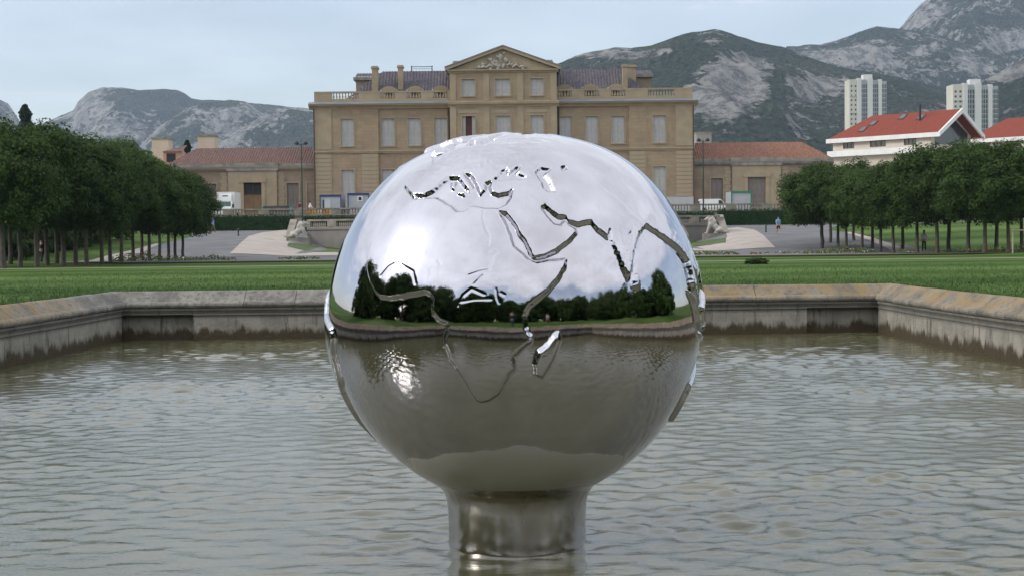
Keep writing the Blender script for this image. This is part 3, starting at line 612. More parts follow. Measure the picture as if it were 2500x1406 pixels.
def baluster(h_, r_, m_):
    k = (round(h_, 2), round(r_, 3), m_.name)
    if k not in _bal:
        mb = MB(); mb.lathe([(r_*.9, 0), (r_*.9, .06*h_), (r_*.5, .12*h_), (r_*1.0, .34*h_), (r_*.75, .52*h_), (r_*.38, .75*h_), (r_*.45, .86*h_), (r_*.85, .92*h_), (r_*.85, h_)], 7, caps=False)
        _bal[k] = mb.mesh('baluster', m_, True)
    return _bal[k]
def cornice(mb, x0, x1, y, z, prof):
    mb.prism_x([(y-o, z+h) for o, h in prof], x0, x1)

# ------------------------------------------------------------------ the mansion
CHX = P(1229, 253, 200).x; CHZ = 5.0
def hx(px, py=300): return P(px, py, 200).x-CHX
def hz(px, py): return P(px, py, 200).z-CHZ
def mansion():
    root = empty('mansion', (CHX, 200, CHZ)); tag(root, 'golden stone mansion with pediment, shuttered windows and dark tiled roof behind the globe', 'mansion')
    W2 = 26.25; PV = 17.4; C2 = 7.4; zc = 15.1; pj, cj = -.25, -1.3
    wl, wr = [], []
    def col(px): return hx(px)
    wing = [col(947), col(1011), col(1076)], [col(1380), col(1445), col(1509)]
    pav = col(848), col(1609); cen = [col(1145), col(1228), col(1311)]
    ww, uz0, uz1, lz0, lz1 = 1.75, 9.95, 13.72, 1.5, 6.65
    def ops(xs, w_=ww): return [(x-w_/2, x+w_/2, uz0, uz1) for x in xs]+[(x-w_/2, x+w_/2, lz0, lz1) for x in xs]
    for s_, pvx, wxs in ((-1, pav[0], wing[0]), (1, pav[1], wing[1])):
        mb = MB(); a, b = sorted((s_*W2, s_*PV)); wall_open(mb, a, b, 0, zc, ops([pvx]), pj)
        mb.add([(s_*W2, pj, 0), (s_*W2, 16, 0), (s_*W2, 16, zc), (s_*W2, pj, zc)], [(0, 1, 2, 3) if s_ > 0 else (3, 2, 1, 0)])
        mb.add([(s_*PV, pj, 0), (s_*PV, .0, 0), (s_*PV, .0, zc), (s_*PV, pj, zc)], [(0, 1, 2, 3)])
        mb.build('pavilion_wall', M_stone, root)
        mb = MB(); a, b = sorted((s_*PV, s_*C2)); wall_open(mb, a, b, 0, zc, ops(wxs)); mb.build('wing_wall', M_stone, root)
        window(root, pvx, pj, uz0, ww, uz1-uz0); window(root, pvx, pj, lz0, ww, lz1-lz0, sh=M_shut)
        for x in wxs: window(root, x, 0, uz0, ww, uz1-uz0); window(root, x, 0, lz0, ww, lz1-lz0)
        # rusticated corner blocks of the ground floor
        mbq = MB(); mbq.box(-1.15, 1.15, -.06, .02, 0, .53); q = mbq.mesh('quoin', M_stone2)
        for k in range(15):
            inst('quoin', q, root, (s_*(W2-1.16), pj, .15+k*.58)); inst('quoin', q, root, (s_*(PV+1.2), pj, .15+k*.58))
        mb = MB(); a, b = sorted((s_*(W2+.0), s_*(W2-2.35))); mb.box(a, b, pj-.06, pj+.02, 9.5, zc); mb.build('corner_pilaster', M_stone2, root)
        # string course and cornice
        a, b = sorted((s_*(W2+.12), s_*(C2+.0)))
        mb = MB(); cornice(mb, a, b, pj, 8.95, [(0, 0), (.12, 0), (.12, .12), (.2, .2), (.2, .3), (0, .34)]); mb.build('string_course', M_stone2, root)
        a, b = sorted((s_*(W2+.75), s_*(C2)))
        mb = MB(); cornice(mb, a, b, pj, zc-.05, [(0, 0), (.1, .04), (.16, .2), (.42, .36), (.62, .45), (.7, .62), (-.6, .62), (-.6, 0)]); mb.build('cornice', M_stone2, root)
        mb = MB(); cornice(mb, a, b, pj, zc+.572, [(-.6, 0), (.74, 0), (.74, .08), (.1, .38), (-.6, .38)]); mb.build('gutter_flashing', M_lead, root)
        # parapet with balusters
        z0, z1 = 15.95, 17.5; a, b = sorted((s_*W2, s_*C2)); pth = .35
        mb = MB(); mb.box(a, b, pj-.05, pj-.05+pth, z0, z0+.5); mb.box(a, b, pj-.08, pj-.08+pth+.06, z1-.22, z1)
        holes = [(x-1.0, x+1.0, 5) for x in wxs]+[(s_*21.9-1.85, s_*21.9+1.85, 9)]
        holes.sort(); e = a
        for h0, h1, n in holes:
            mb.box(e, h0, pj-.045, pj-.045+pth-.01, z0+.5, z1-.22); e = h1
            for i in range(n): inst('baluster', baluster(.83, .15, M_stone2), root, (h0+(h1-h0)*(i+.5)/n, pj+.13, z0+.5))
        mb.box(e, b, pj-.045, pj-.045+pth-.01, z0+.5, z1-.22); mb.build('parapet', M_stone2, root)
        # roof
        r0, r1 = (-22.6, -7.3) if s_ < 0 else (7.3, 21.6)
        mb = MB(); ribbed(mb, r0, r1, 5.2 if s_ < 0 else 0, 0 if s_ < 0 else 5.0, 2.2, 16.3, 8.0, 21.1)
        mb.add([(r0+ (5.2 if s_ < 0 else 0), 8, 21.1), (r1-(0 if s_ < 0 else 5.), 8, 21.1), (r1, 15, 16.3), (r0, 15, 16.3)], [(0, 1, 2, 3)]); mb.build('roof', M_roofd, root)
        # raised block at the roof end
        e0, e1 = sorted((s_*21.4, s_*17.6)); mb = MB(); mb.box(e0, e1, 9, 15, 16.3, 20.0); mb.build('attic_block', M_plaster, root)
        mb = MB(); mb.box(e0-.35, e1+.3, 8.7, 15.3, 20.0, 20.45); mb.build('attic_cornice', M_bal, root)
        mb = MB(); ribbed(mb, e0-.1, e1+.3, 0, 0, 8.9, 20.46, 12, 21.3); mb.build('attic_roof', M_roofd, root)
        for px in ((948, 1012, 1075) if s_ < 0 else (1380, 1443, 1507)):
            x = col(px); mb = MB(); pr = [(-.75, 0), (.75, 0), (.75, 1.0)]+[(1.05*math.cos(t), 1.05+.55*math.sin(t)) for t in np.linspace(0, math.pi, 9)]+[(-.75, 1.0)]
            mb.prism(pr, 1.6, 4.6); d = mb.build('dormer', M_stone2, root, (x, 0, 16.75))
            mb = MB(); mb.box(-.42, .42, 1.57, 1.62, .15, .95); mb.build('dormer_opening', M_dark, d)
            for q_ in (-1, 1): mb = MB(); mb.box(q_*.98-.2, q_*.98+.2, 1.7, 2.1, 0, .95); mb.lathe([(.2, -.02), (.24, .1), (.12, .2)], 8, (q_*.98, 1.9, .97)); mb.build('dormer_scroll', M_paleST, d)
        if s_ < 0:
            mb = MB()
            for x in (col(997), col(1049)): mb.tube([(x, 8, 21.0), (x, 8, 21.9)], .07)
            mb.tube([(col(997), 8, 21.75), (col(1049), 8, 21.75)], .05); mb.tube([(col(997), 8, 21.45), (col(1049), 8, 21.45)], .03); mb.build('roof_railing', M_black, root)
        x = s_*(W2+.08); mb = MB(); mb.tube([(x, pj-.12, 0), (x, pj-.12, zc)], .09, 8); mb.build('drainpipe', M_pipe, root)
        x = s_*(C2+.25); mb = MB(); mb.tube([(x, -.15, 0), (x, -.15, zc)], .11, 8); mb.build('drainpipe', M_pipe, root)
    def chimney(x0, x1, y0, y1, z0, z1):
        mb = MB(); mb.box(x0, x1, y0, y1, z0, z1-.35); mb.box(x0-.12, x1+.12, y0-.12, y1+.12, z1-.35, z1-.15); mb.box(x0-.04, x1+.04, y0-.04, y1+.04, z1-.15, z1); mb.build('chimney', M_stone2, root)
    chimney(-18.55, -17.75, 3.4, 5.0, 17.2, 21.4); chimney(-14.95, -14.25, 4.4, 5.6, 17.8, 21.6); chimney(-7.1, -6.4, 6, 7, 19.0, 22.3); chimney(6.3, 7.0, 6, 7, 19.0, 22.3)
    chimney(16.9, 17.6, 3.8, 5.2, 17.6, 21.3); chimney(17.75, 19.0, 6.2, 7.4, 17.4, 21.5)
    # central block
    w3, aw = 1.85, [1.8, 2.1, 1.8]
    op = [(x-aw[i]/2, x+aw[i]/2, uz0-.3, uz1+.1) for i, x in enumerate(cen)]+[(x-aw[i]/2, x+aw[i]/2, .6, 6.9) for i, x in enumerate(cen)]+[(x-aw[i]/2, x+aw[i]/2, 16.6, 18.9) for i, x in enumerate(cen)]
    mb = MB(); wall_open(mb, -C2, C2, 0, 19.75, op, cj)
    for s_ in (-1, 1): mb.add([(s_*C2, cj, 0), (s_*C2, 10, 0), (s_*C2, 10, 19.75), (s_*C2, cj, 19.75)], [(0, 1, 2, 3)])
    mb.build('central_wall', M_stone, root)
    for i, x in enumerate(cen):
        window(root, x, cj, uz0-.3, aw[i], uz1+.1-uz0+.3, open_=(i == 0), leaves=2+(i == 1)*2); window(root, x, cj, .6, aw[i], 6.3); window(root, x, cj, 16.6, aw[i], 2.3)
        mb = MB(); mb.box(x-aw[i]/2-.5, x+aw[i]/2+.5, cj-.05, cj+.01, uz1+.5, uz1+.95); mb.build('window_hood', M_stone2, root)
    for x in (-C2+.45, -C2+.45+4.6, C2-.45-4.6, C2-.45): mb = MB(); mb.box(x-.42, x+.42, cj-.07, cj+.01, 9.4, zc); mb.box(x-.42, x+.42, cj-.07, cj+.01, 15.9, 19.7); mb.build('pilaster', M_stone2, root)
    mb = MB(); cornice(mb, -C2-.1, C2+.1, cj, 8.95, [(0, 0), (.12, 0), (.12, .12), (.2, .2), (.2, .3), (0, .34)]); mb.build('string_course', M_stone2, root)
    mb = MB(); cornice(mb, -C2-.3, C2+.3, cj, zc-.05, [(-.1, 0), (.1, .04), (.16, .2), (.4, .4), (.45, .7), (-.1, .85)]); mb.build('cornice', M_stone2, root)
    # pediment
    a = C2+.25; zb, ap = 19.75, 23.25
    mb = MB(); cornice(mb, -a, a, cj, zb, [(-.5, 0), (.12, 0), (.2, .15), (.45, .28), (.45, .42), (-.5, .42)]); mb.build('pediment_cornice', M_stone2, root)
    mb = MB(); mb.prism([(-a+.3, zb+.42), (a-.3, zb+.42), (0, ap-.3)], cj+.02, cj+.5); mb.build('tympanum', M_stone2, root)
    th = math.atan2(ap-zb-.42, a)
    for s_ in (-1, 1):
        mb = MB(); mb.prism([(s_*(a+.35), zb+.3), (0, ap-.28), (0, ap+.12), (s_*(a+.35), zb+.72)][::s_], cj-.5, cj+.3); mb.build('raking_cornice', M_stone2, root)
        mb = MB(); mb.prism([(s_*(a+.4), zb+.722), (0, ap+.122), (0, ap+.25), (s_*(a+.4), zb+.85)][::s_], cj-.6, 9); mb.build('pediment_roof', M_lead, root)
    mb = MB(); rr = random.Random(3)     # carved figures in the tympanum
    for k in range(46):
        x = rr.gauss(0, 1.5); hmax = (1-abs(x)/6.2)*2.6
        if hmax < .35: continue
        z = zb+.55+rr.random()**1.6*(hmax-.35); r = rr.uniform(.12, .3)
        mb.lathe([(r*.3, -r), (r*.9, -r*.5), (r, 0), (r*.8, r*.55), (r*.25, r)], 7, (x, cj-.02, z))
    for s_ in (-1, 1):
        for k in range(3): mb.tube([(s_*(.4+k*.9), cj-.06, zb+.7), (s_*(.9+k*.9), cj-.14, zb+1.25-k*.2), (s_*(1.5+k*.9), cj-.06, zb+.65)], [.16, .2, .1], 6)
    mb.build('carved_relief', M_paleST, root, smooth=True)
    mb = MB(); mb.box(-W2, W2, .4, 16, 0, 15.5); mb.box(-C2+.1, C2-.1, -.9, 10, 0, 19.7); mb.build('inner_walls', M_dark, root)
mansion()

# ------------------------------------------------------------------ low wings beside the mansion
def side_wing(x0, x1, roofm, side, label):
    """local x runs from the outer end (0) to the mansion"""
    root = empty('side_building', (0, 0, CHZ)); tag(root, label, 'building')
    y = 201.5; a, b = (x0, x1); ze = 6.7; zr = 10.3
    ctr = (hx(610) if side < 0 else hx(1850))+CHX; hw = 3.4
    mb = MB()
    doors = [(ctr-1.25, ctr+1.25, 0, 5.1)]
    wins = ([hx(505), hx(440), hx(708), hx(758)] if side < 0 else [hx(1703), hx(1753), hx(1950), hx(2005)])
    wins = [w_+CHX for w_ in wins]
    for w_ in wins: doors.append((w_-.85, w_+.85, .9, 5.0))
    for u0, u1, xx in ((a, ctr-hw, a), (ctr+hw, b, b)):
        mb = MB(); wall_open(mb, u0, u1, 0, ze, [o for o in doors if u0 < o[0] and o[1] < u1], y); mb.add([(xx, y, 0), (xx, y+12, 0), (xx, y+12, ze), (xx, y, ze)], [(0, 1, 2, 3)]); mb.build('wall', M_plaster, root)
    mb = MB(); wall_open(mb, ctr-hw, ctr+hw, 0, ze, [(ctr-1.25, ctr+1.25, 0 if side < 0 else .9, 5.1)], y-.35, .6)
    for xx in (ctr-hw, ctr+hw): mb.add([(xx, y-.35, 0), (xx, y, 0), (xx, y, ze), (xx, y-.35, ze)], [(0, 1, 2, 3)])
    mb.build('entrance_bay', M_stone2, root)
    mb = MB(); mb.box(ctr-1.75, ctr-1.25, y-.43, y-.34, 0, 5.1); mb.box(ctr+1.25, ctr+1.75, y-.43, y-.34, 0, 5.1); mb.box(ctr-1.9, ctr+1.9, y-.5, y-.342, 5.1, 5.75); mb.build('door_surround', M_stone2, root)
    if side < 0:
        mb = MB()
        for i in range(2): mb.box(ctr-1.24+i*1.25, ctr-.02+i*1.25, y+.1, y+.2, 0, 3.4)
        d = mb.build('door', mat('ochre_wooden_door', (.25, .16, .08), (.19, .12, .065), 1, .8), root); mb = MB(); mb.box(ctr-1.25, ctr+1.25, y+.1, y+.14, 3.4, 5.1); mb.build('fanlight', M_dark, d)
        mb = MB(); mb.box(ctr-.05, ctr+.05, y+.04, y+.1, 3.4, 5.1); mb.box(ctr-1.25, ctr+1.25, y+.05, y+.11, 3.38, 3.52); mb.build('glazing_bar', M_pipe, d)
    else: window(root, ctr, y-.35, .9, 2.5, 4.2, sh=M_shutb, leaves=4)
    for w_ in wins: window(root, w_, y, .9, 1.7, 4.1, sh=M_shutb, frame=M_stone2)
    mbq = MB(); mbq.box(-.42, .42, -.06, .02, 0, .46); q = mbq.mesh('quoin', M_stone2)
    for k in range(13):
        for xx in (ctr-hw-.6, ctr+hw+.6): inst('quoin', q, root, (xx+(.08 if k % 2 else -.08), y, .1+k*.5))
    mb = MB(); cornice(mb, a-.3, b, y, ze, [(0, 0), (.12, .05), (.3, .2), (.45, .3), (.45, .5), (-.4, .5), (-.4, 0)]); mb.build('cornice', M_stone2 if side < 0 else M_bal, root)
    mb = MB(); mb.box(a-.15, b, y-.12, y+.2, ze+.5, ze+1.0); mb.box(ctr-hw-.2, ctr+hw+.2, y-.5, y+.1, ze+.02, ze+1.12); mb.build('parapet', M_bal, root)
    mb = MB(); mb.box(a-.2, b, y-.55, y-.1, ze+.505, ze+.6); mb.build('gutter_flashing', M_lead, root)
    mb = MB(); ribbed(mb, a-.1, b-.05, 3.0 if side < 0 else 1.2, 1.2 if side < 0 else 3.2, y+.2, ze+.95, y+6, zr, .36, .08); mb.build('roof', roofm, root)
    mb = MB(); mb.box(a+.05, b-.05, y+.7, y+12, 0, ze+.4); mb.build('inner_walls', M_dark, root)
side_wing(hx(398)+CHX, -26.4+CHX-.05, M_roofl, -1, 'low ochre building with brown-red tiled roof and wooden door left of the mansion')
side_wing(26.4+CHX+.05, hx(2040)+CHX, M_roofr, 1, 'low ochre building with orange-red tiled roof right of the mansion')
# ------------------------------------------------------------------ terrace balustrade, hedges, curved wall, statues
def wx(px, Y): return P(px, 540, Y).x
def terrace_balustrade():
    Y = 170.0; x0, x1 = wx(470, Y), wx(1960, Y)
    root = empty('terrace_balustrade', ((x0+x1)/2, Y, 3.3)); tag(root, 'long weathered stone balustrade along the terrace edge above the hedges', 'balustrade'); ox = (x0+x1)/2
    mb = MB(); mb.box(x0-ox, x1-ox, -.15, .25, -.1, 1.62); mb.build('retaining_wall', M_bal, root)
    mb = MB(); mb.box(x0-ox, x1-ox, -.3, .18, 1.622, 1.74); mb.build('base_rail', M_bal, root)
    mb = MB(); mb.box(x0-ox, x1-ox, -.32, .2, 2.34, 2.52); mb.build('hand_rail', M_bal, root)
    n = 17; L_ = (x1-x0)/n; pm = MB(); pm.box(-.62, .62, -.28, .16, 0, .6); pier = pm.mesh('pier', M_bal)
    for i in range(n+1): inst('pier', pier, root, (x0-ox+i*L_, 0, 1.741))
    for i in range(n):
        for k in range(8): inst('baluster', baluster(.6, .12, M_bal), root, (x0-ox+i*L_+.75+(L_-1.5)*(k+.5)/8, -.06, 1.74))
terrace_balustrade()

def leaf_mat(name, a, b, trans=.25):
    t = NT(name); p = t.pos('world'); oi = t.node('ShaderNodeObjectInfo')
    c = t.mix(t.ramp(t.noise(p, .9, 4, .7), .35, .65), a, b)
    c = t.mix(t.math('MULTIPLY', oi.outputs['Random'], .35), c, tuple(x*1.35 for x in b))
    t.done(c, .6, 0., None, .1)
    tr = t.node('ShaderNodeBsdfTranslucent'); t.set(tr.inputs['Color'], t.mix(.5, c, (.10, .16, .02)))
    ms = t.node('ShaderNodeMixShader'); ms.inputs[0].default_value = trans; t.l.new(t.b.outputs[0], ms.inputs[1]); t.l.new(tr.outputs[0], ms.inputs[2]); t.l.new(ms.outputs[0], t.o.inputs[0]); return t.m
M_leaf = leaf_mat('lime_leaves', (.016, .036, .008), (.050, .085, .020))
M_leaf2 = leaf_mat('plane_leaves', (.035, .068, .016), (.075, .115, .030))
M_pine = leaf_mat('conifer_needles', (.012, .028, .014), (.022, .042, .02), .1)
M_hedge = leaf_mat('clipped_hedge_leaves', (.013, .034, .012), (.024, .050, .018), .1)
M_bark = mat('grey_bark', (.075, .062, .052), (.11, .095, .08), 3, .9, bump=.6, bscale=14)

def leaves_mesh(name, C, Nn, size, rg, matl, extra=None):
    n = len(C); up = rg.normal(size=(n, 3)); nn = Nn+rg.normal(size=(n, 3))*.55; nn /= np.linalg.norm(nn, axis=1)[:, None]+1e-9
    u = np.cross(nn, up); u /= np.linalg.norm(u, axis=1)[:, None]+1e-9; v = np.cross(nn, u)
    s = (size*(.6+.8*rg.random(n)))[:, None]
    V = np.stack([C-u*s*.5, C-v*s*.32+nn*s*.08, C+u*s*.5, C+v*s*.32+nn*s*.08], 1).reshape(-1, 3); Q = np.arange(4*n).reshape(-1, 4)
    if extra is not None: Q = np.concatenate([Q, extra[1]+len(V)]); V = np.concatenate([V, extra[0]])
    return np_mesh(name, V, Q, matl, smooth=False)
def blob(rg, rx_, rz_, cz, sc, nu=18, nv=10, sd=0):
    a, b = np.meshgrid(np.linspace(0, 2*math.pi, nu, endpoint=False), np.linspace(.05, math.pi-.05, nv)); D = np.column_stack([(np.sin(b)*np.cos(a)).ravel(), (np.sin(b)*np.sin(a)).ravel(), np.cos(b).ravel()])
    r = sc*(.82+.4*fbm(D*2+sd, 3)); V = D*r[:, None]*np.array([rx_, rx_, rz_])+np.array([0, 0, cz])
    i = np.arange(nv-1)[:, None]*nu+np.arange(nu)[None]; j = np.arange(nv-1)[:, None]*nu+((np.arange(nu)+1) % nu)[None]
    return V, np.stack([i, i+nu, j+nu, j], -1).reshape(-1, 4)
def crown_mesh(seed, rx_, rz_, cz, ncl, per, size, matl, flat_bottom=.55):
    rg = np.random.default_rng(seed); D = rg.normal(size=(ncl, 3)); D /= np.linalg.norm(D, axis=1)[:, None]; D[:, 2] = np.where(D[:, 2] < -flat_bottom, -flat_bottom, D[:, 2])
    rr = .60+.40*rg.random(ncl)+.45*(fbm(D*1.9+seed, 2)-.5); CC = D*rr[:, None]*np.array([rx_, rx_, rz_]); cr = rx_*(.16+.12*rg.random(ncl))
    O = rg.normal(size=(ncl, per, 3)); O /= np.linalg.norm(O, axis=2)[..., None]; O *= (rg.random((ncl, per, 1))**.4)*cr[:, None, None]; O[..., 2] *= .85
    C = (CC[:, None]+O).reshape(-1, 3); Nn = (O/(np.linalg.norm(O, axis=2)[..., None]+1e-6)+.5*D[:, None]+np.array([0, 0, .35])).reshape(-1, 3)
    C = C+np.array([0, 0, cz])
    return leaves_mesh('crown', C, Nn, size, rg, matl, blob(rg, rx_, rz_, cz, .62, sd=seed))
def trunk_mesh(h_, r_, lean, seed):
    rr = random.Random(seed); mb = MB(); pts = [(0, 0, -.3)]+[(lean*z*z*.012+rr.uniform(-.03, .03), rr.uniform(-.03, .03), z) for z in (.15, .8, 1.6, 2.5, h_)]
    mb.tube(pts, [r_*1.35, r_*1.15, r_, r_*.92, r_*.85, r_*.6], 9); return mb.mesh('trunk', M_bark, True)
def branch_mesh(z, ln, r_):
    mb = MB(); mb.tube([(0, 0, z), (ln*.35, 0, z+ln*.45), (ln*.8, .1, z+ln*.95)], [r_, r_*.7, r_*.3], 6); return mb.mesh('branch', M_bark, True)
AV = [(crown_mesh(20+k, 3.3, 3.1, 5.0+.15*k, 170, 170, .19, M_leaf, .7), trunk_mesh(4.5, .145, .5*(k-1.5), k), branch_mesh(2.7, 2.2, .08)) for k in range(4)]
BG = [(crown_mesh(40+k, 4.6, 4.6, 8.2, 150, 150, .30, M_leaf2, .8), trunk_mesh(7, .3, .2, 10+k), branch_mesh(4.2, 3.6, .16)) for k in range(3)]
def tree(name, var, x, y, z, s, rz, label, cat='tree', group=None, sz=1.):
    r = empty(name, (x, y, z), rz); r.scale = (s, s, s*sz); tag(r, label, cat, group)
    inst('trunk', var[1], r); c = inst('crown', var[0], r)
    for k in range(3): inst('branch', var[2], r, (0, 0, .25*k), (0, 0, k*2.1+.4))
    return r
ORD = ['first','second','third','fourth','fifth','sixth','seventh','eighth','ninth','tenth','eleventh','twelfth','thirteenth','fourteenth','fifteenth','sixteenth','seventeenth','eighteenth','nineteenth','twentieth','twenty-first','twenty-second']
LT = [(8,80,1.0),(26,95,1.05),(50,88,1.0),(90,86,1.0),(115,93,1.02),(139,101,1.05),(155,90,.98),(185,94,.98),(211,90,.92),(249,96,.92),(269,103,.95),(297,102,.92),(325,108,.93),(347,112,.95),(365,109,.9),(390,106,.84),(412,110,.84),(428,114,.86),(447,112,.8)]
for i, (px, Y, s) in enumerate(LT):
    x = P(px, 640, Y).x; tree('avenue_tree', AV[i % 4], x, Y, gz(x, Y)-.1, s*1.0, i*1.7, f'dense green tree of the left avenue, {ORD[i]} trunk from the left edge', group='trees of the left avenue')
RT = [(2007,119,1.12),(2028,127,.96),(2046,122,.9),(2066,117,.88),(2084,130,.95),(2105,113,.88),(2130,118,.93),(2150,112,.9),(2181,107,.88),(2204,116,.97),(2239,105,.94),(2288,103,.98),(2316,108,1.04),(2364,102,1.02),(2404,97,.98),(2433,108,1.08),(2462,97,.95),(2494,101,.97)]
for i, (px, Y, s) in enumerate(RT[::-1]):
    x = P(px, 610, Y).x; tree('avenue_tree', AV[(i+1) % 4], x, Y, gz(x, Y)-.1, s*(.97+(.03 if 2 < i < 7 else 0)), i*2.3+1, f'dense green tree of the right avenue, {ORD[i]} trunk from the right edge', group='trees of the right avenue', sz=(.76 if px == 2007 else .93))
bgs = [(-30,215,1.1,'large pale green tree cut by the left edge, above the avenue'),(70,205,1.02,'pale green tree below the dark conifer at the left'),(150,200,.98,'pale green tree right of the dark conifer'),(215,192,.95,'tall green tree beside the lamp post at left'),(285,188,1.02,'tall round green tree standing above the left avenue'),(330,182,.82,'dark green tree at the right end of the tall background trees'),(385,205,.78,'small green tree in front of the pink gabled house')]
for i, (px, Y, s, lb) in enumerate(bgs):
    x = P(px, 400, Y).x; tree('background_tree', BG[i % 3], x, Y, 3.2, s, i*1.3, lb, group='tall trees behind the left avenue')
# dense low shrubs that close the view under the left trees
SB = crown_mesh(77, 2.6, 1.9, 1.6, 70, 90, .3, M_leaf, .9)
sbx = [(-20,112),(30,118),(75,122),(120,126),(165,130),(205,136),(240,142)]
for i, (px, Y) in enumerate(sbx):
    x = P(px, 620, Y).x; o = inst('bush', SB, None, (x, Y, gz(x, Y)-.1), (0, 0, i*1.1), (1.25, 1.25, 1.35)); tag(o, f'dark bush behind the left avenue trunks, {ORD[i]} from the left edge', 'bush', 'bushes under the left avenue')
def conifer(x, y, z, h_, r_, label):
    rg = np.random.default_rng(9); n = 7000; t = rg.random(n)**.75; a = rg.random(n)*6.283; lay = .75+.25*np.sin(t*42)
    rr = r_*(1.08-t)*lay*np.sqrt(rg.random(n)); lobe = 1+.45*np.sin(a*3+t*9)
    C = np.column_stack([rr*lobe*np.cos(a), rr*lobe*np.sin(a), h_*(.12+.88*t)]); Nn = np.column_stack([np.cos(a), np.sin(a), np.full(n, .6)])
    r = empty('conifer', (x, y, z)); tag(r, label, 'conifer'); inst('crown', leaves_mesh('crown', C, Nn, .55, rg, M_pine), r); inst('trunk', trunk_mesh(h_*.7, .22, 0, 3), r)
p = P(62, 300, 230); conifer(p.x, 230, 4, P(62, 258, 230).z-4, 5.2, 'dark pointed conifer rising above the left trees')
p = P(457, 350, 240); conifer(p.x, 240, 4, P(457, 345, 240).z-4, 3.0, 'small dark conifer behind the left low roof')
# trees that stand behind the photographer and show in the polished globe
rq = random.Random(8)
for i in range(44):
    a = R_(18-216*i/43)+(rq.random()-.5)*.06; q = 42+rq.uniform(-4, 14)-6*abs(math.cos(a)); x, Y = q*math.cos(a), 10+q*math.sin(a)
    if i % 2: o = inst('park_bush', SB, None, (x*.93, Y, 1.1), (0, 0, i), (2.2, 2.2, 1.5+rq.random())); tag(o, f'dark bush in the tree line mirrored in the globe, {ORD[(43-i)//2]} bush from the left', 'bush', 'bushes around the pool mirrored in the globe')
    else: tree('park_tree', BG[i % 3], x, Y, .6, rq.uniform(.85, 1.2)+.25*(a < -2.2), i, f'tall park tree in the tree line mirrored in the globe, {ORD[(43-i)//2]} tree from the left', group='trees around the pool mirrored in the globe', sz=.85)

def hedge(x0, x1, y0, y1, z0, z1, seed, label):
    r = empty('hedge', ((x0+x1)/2, (y0+y1)/2, z0)); tag(r, label, 'hedge', 'clipped hedges below the terrace')
    hx_, hy_, h_ = (x1-x0)/2, (y1-y0)/2, z1-z0; mb = MB(); mb.box(-hx_+.1, hx_-.1, -hy_+.1, hy_-.1, 0, h_-.1); mb.build('hedge_body', M_hedge, r)
    rg = np.random.default_rng(seed); n = int((x1-x0)*h_*70); f = rg.random(n); C = np.column_stack([rg.uniform(-hx_, hx_, n), np.full(n, -hy_), rg.uniform(0, h_, n)]); Nn = np.tile([0., -1, .2], (n, 1))
    tp = f < .3; C[tp, 2] = h_; C[tp, 1] = rg.uniform(-hy_, hy_, tp.sum()); Nn[tp] = (0, -.2, 1); C += rg.normal(size=C.shape)*.05
    o = inst('foliage', leaves_mesh('foliage', C, Nn, .2, rg, M_hedge), r); o['kind'] = 'stuff'
hedge(wx(470,165), wx(718,165), 164.4, 166.2, 3.25, 4.95, 1, 'long dark clipped hedge left of the left statue')
hedge(wx(739,162), wx(1745,162), 161.5, 163.2, 3.2, 4.72, 2, 'dark clipped hedge behind the curved balustrade in the middle')
hedge(wx(1752,165), wx(2010,165), 164.4, 166.2, 3.25, 4.98, 3, 'dark clipped hedge right of the right statue')

def curved_wall():
    xa, xb = wx(748, 149), wx(1758, 149); sag = 7.0; c = (xa+xb)/2; hw = (xb-xa)/2
    root = empty('curved_terrace_wall', (c, 146, 0)); tag(root, 'curved grey retaining wall with stone balusters below the middle hedge', 'wall')
    def pt(t): return Vector((t*hw, 3.5-sag*(1-t*t), 0))
    n = 40; prof = [(0, -.5), (0, 2.55), (-.12, 2.6), (-.12, 2.78), (.45, 2.78), (.45, -.5)]
    def sweep(prof, name, m_):
        mb = MB(); k = len(prof); V = []
        for i in range(n+1):
            t = -1+2*i/n; p_ = pt(t); d = (pt(t+.01)-pt(t-.01)).normalized(); nn = Vector((-d.y, d.x, 0))
            V += [p_+nn*o+Vector((0, 0, z+.55)) for o, z in prof]
        mb.add(V, [(i*k+j, (i+1)*k+j, (i+1)*k+(j+1)%k, i*k+(j+1)%k) for i in range(n) for j in range(k)]+[tuple(range(k)), tuple(range(n*k+k-1, n*k-1, -1))]); mb.build(name, m_, root)
    sweep(prof, 'retaining_wall', M_ret); sweep([(-.05, 2.785), (-.05, 2.9), (.35, 2.9), (.35, 2.785)], 'base_rail', M_bal); sweep([(-.08, 3.5), (-.08, 3.68), (.38, 3.68), (.38, 3.5)], 'hand_rail', M_bal)
    pm = MB(); pm.box(-.55, .55, -.2, .16, 0, .6); pier = pm.mesh('pier', M_bal); b = baluster(.6, .125, M_bal); nb = 15
    for i in range(nb+1):
        t = -1+2*i/nb; p_ = pt(t); d = pt(t+.01)-pt(t-.01); inst('pier', pier, root, (p_.x, p_.y+.15, 3.45), (0, 0, math.atan2(d.y, d.x)))
        if i < nb:
            for k in range(7):
                q = pt(t+2/nb*(.24+.52*(k+.5)/7)); inst('baluster', b, root, (q.x, q.y+.15, 3.45))
curved_wall()
def ramp_wall(px, s, label):
    x = wx(px, 148); r = empty('ramp_wall', (x, 148, 1.2)); tag(r, label, 'wall', 'sloping walls beside the ramps')
    mb = MB(); mb.prism_x([(-1.6, -.4), (3.6, -.4), (3.6, 2.95), (2.6, 2.95), (-.9, 1.12), (-1.6, 1.12)], -.32, .32); mb.build('wall', M_bal, r)
    mb = MB(); mb.prism_x([(-1.7, 1.122), (-.88, 1.122), (2.6, 2.952), (3.6, 2.952), (3.6, 3.1), (2.5, 3.1), (-.95, 1.28), (-1.7, 1.28)], -.36, .36); mb.build('coping', M_bal, r)
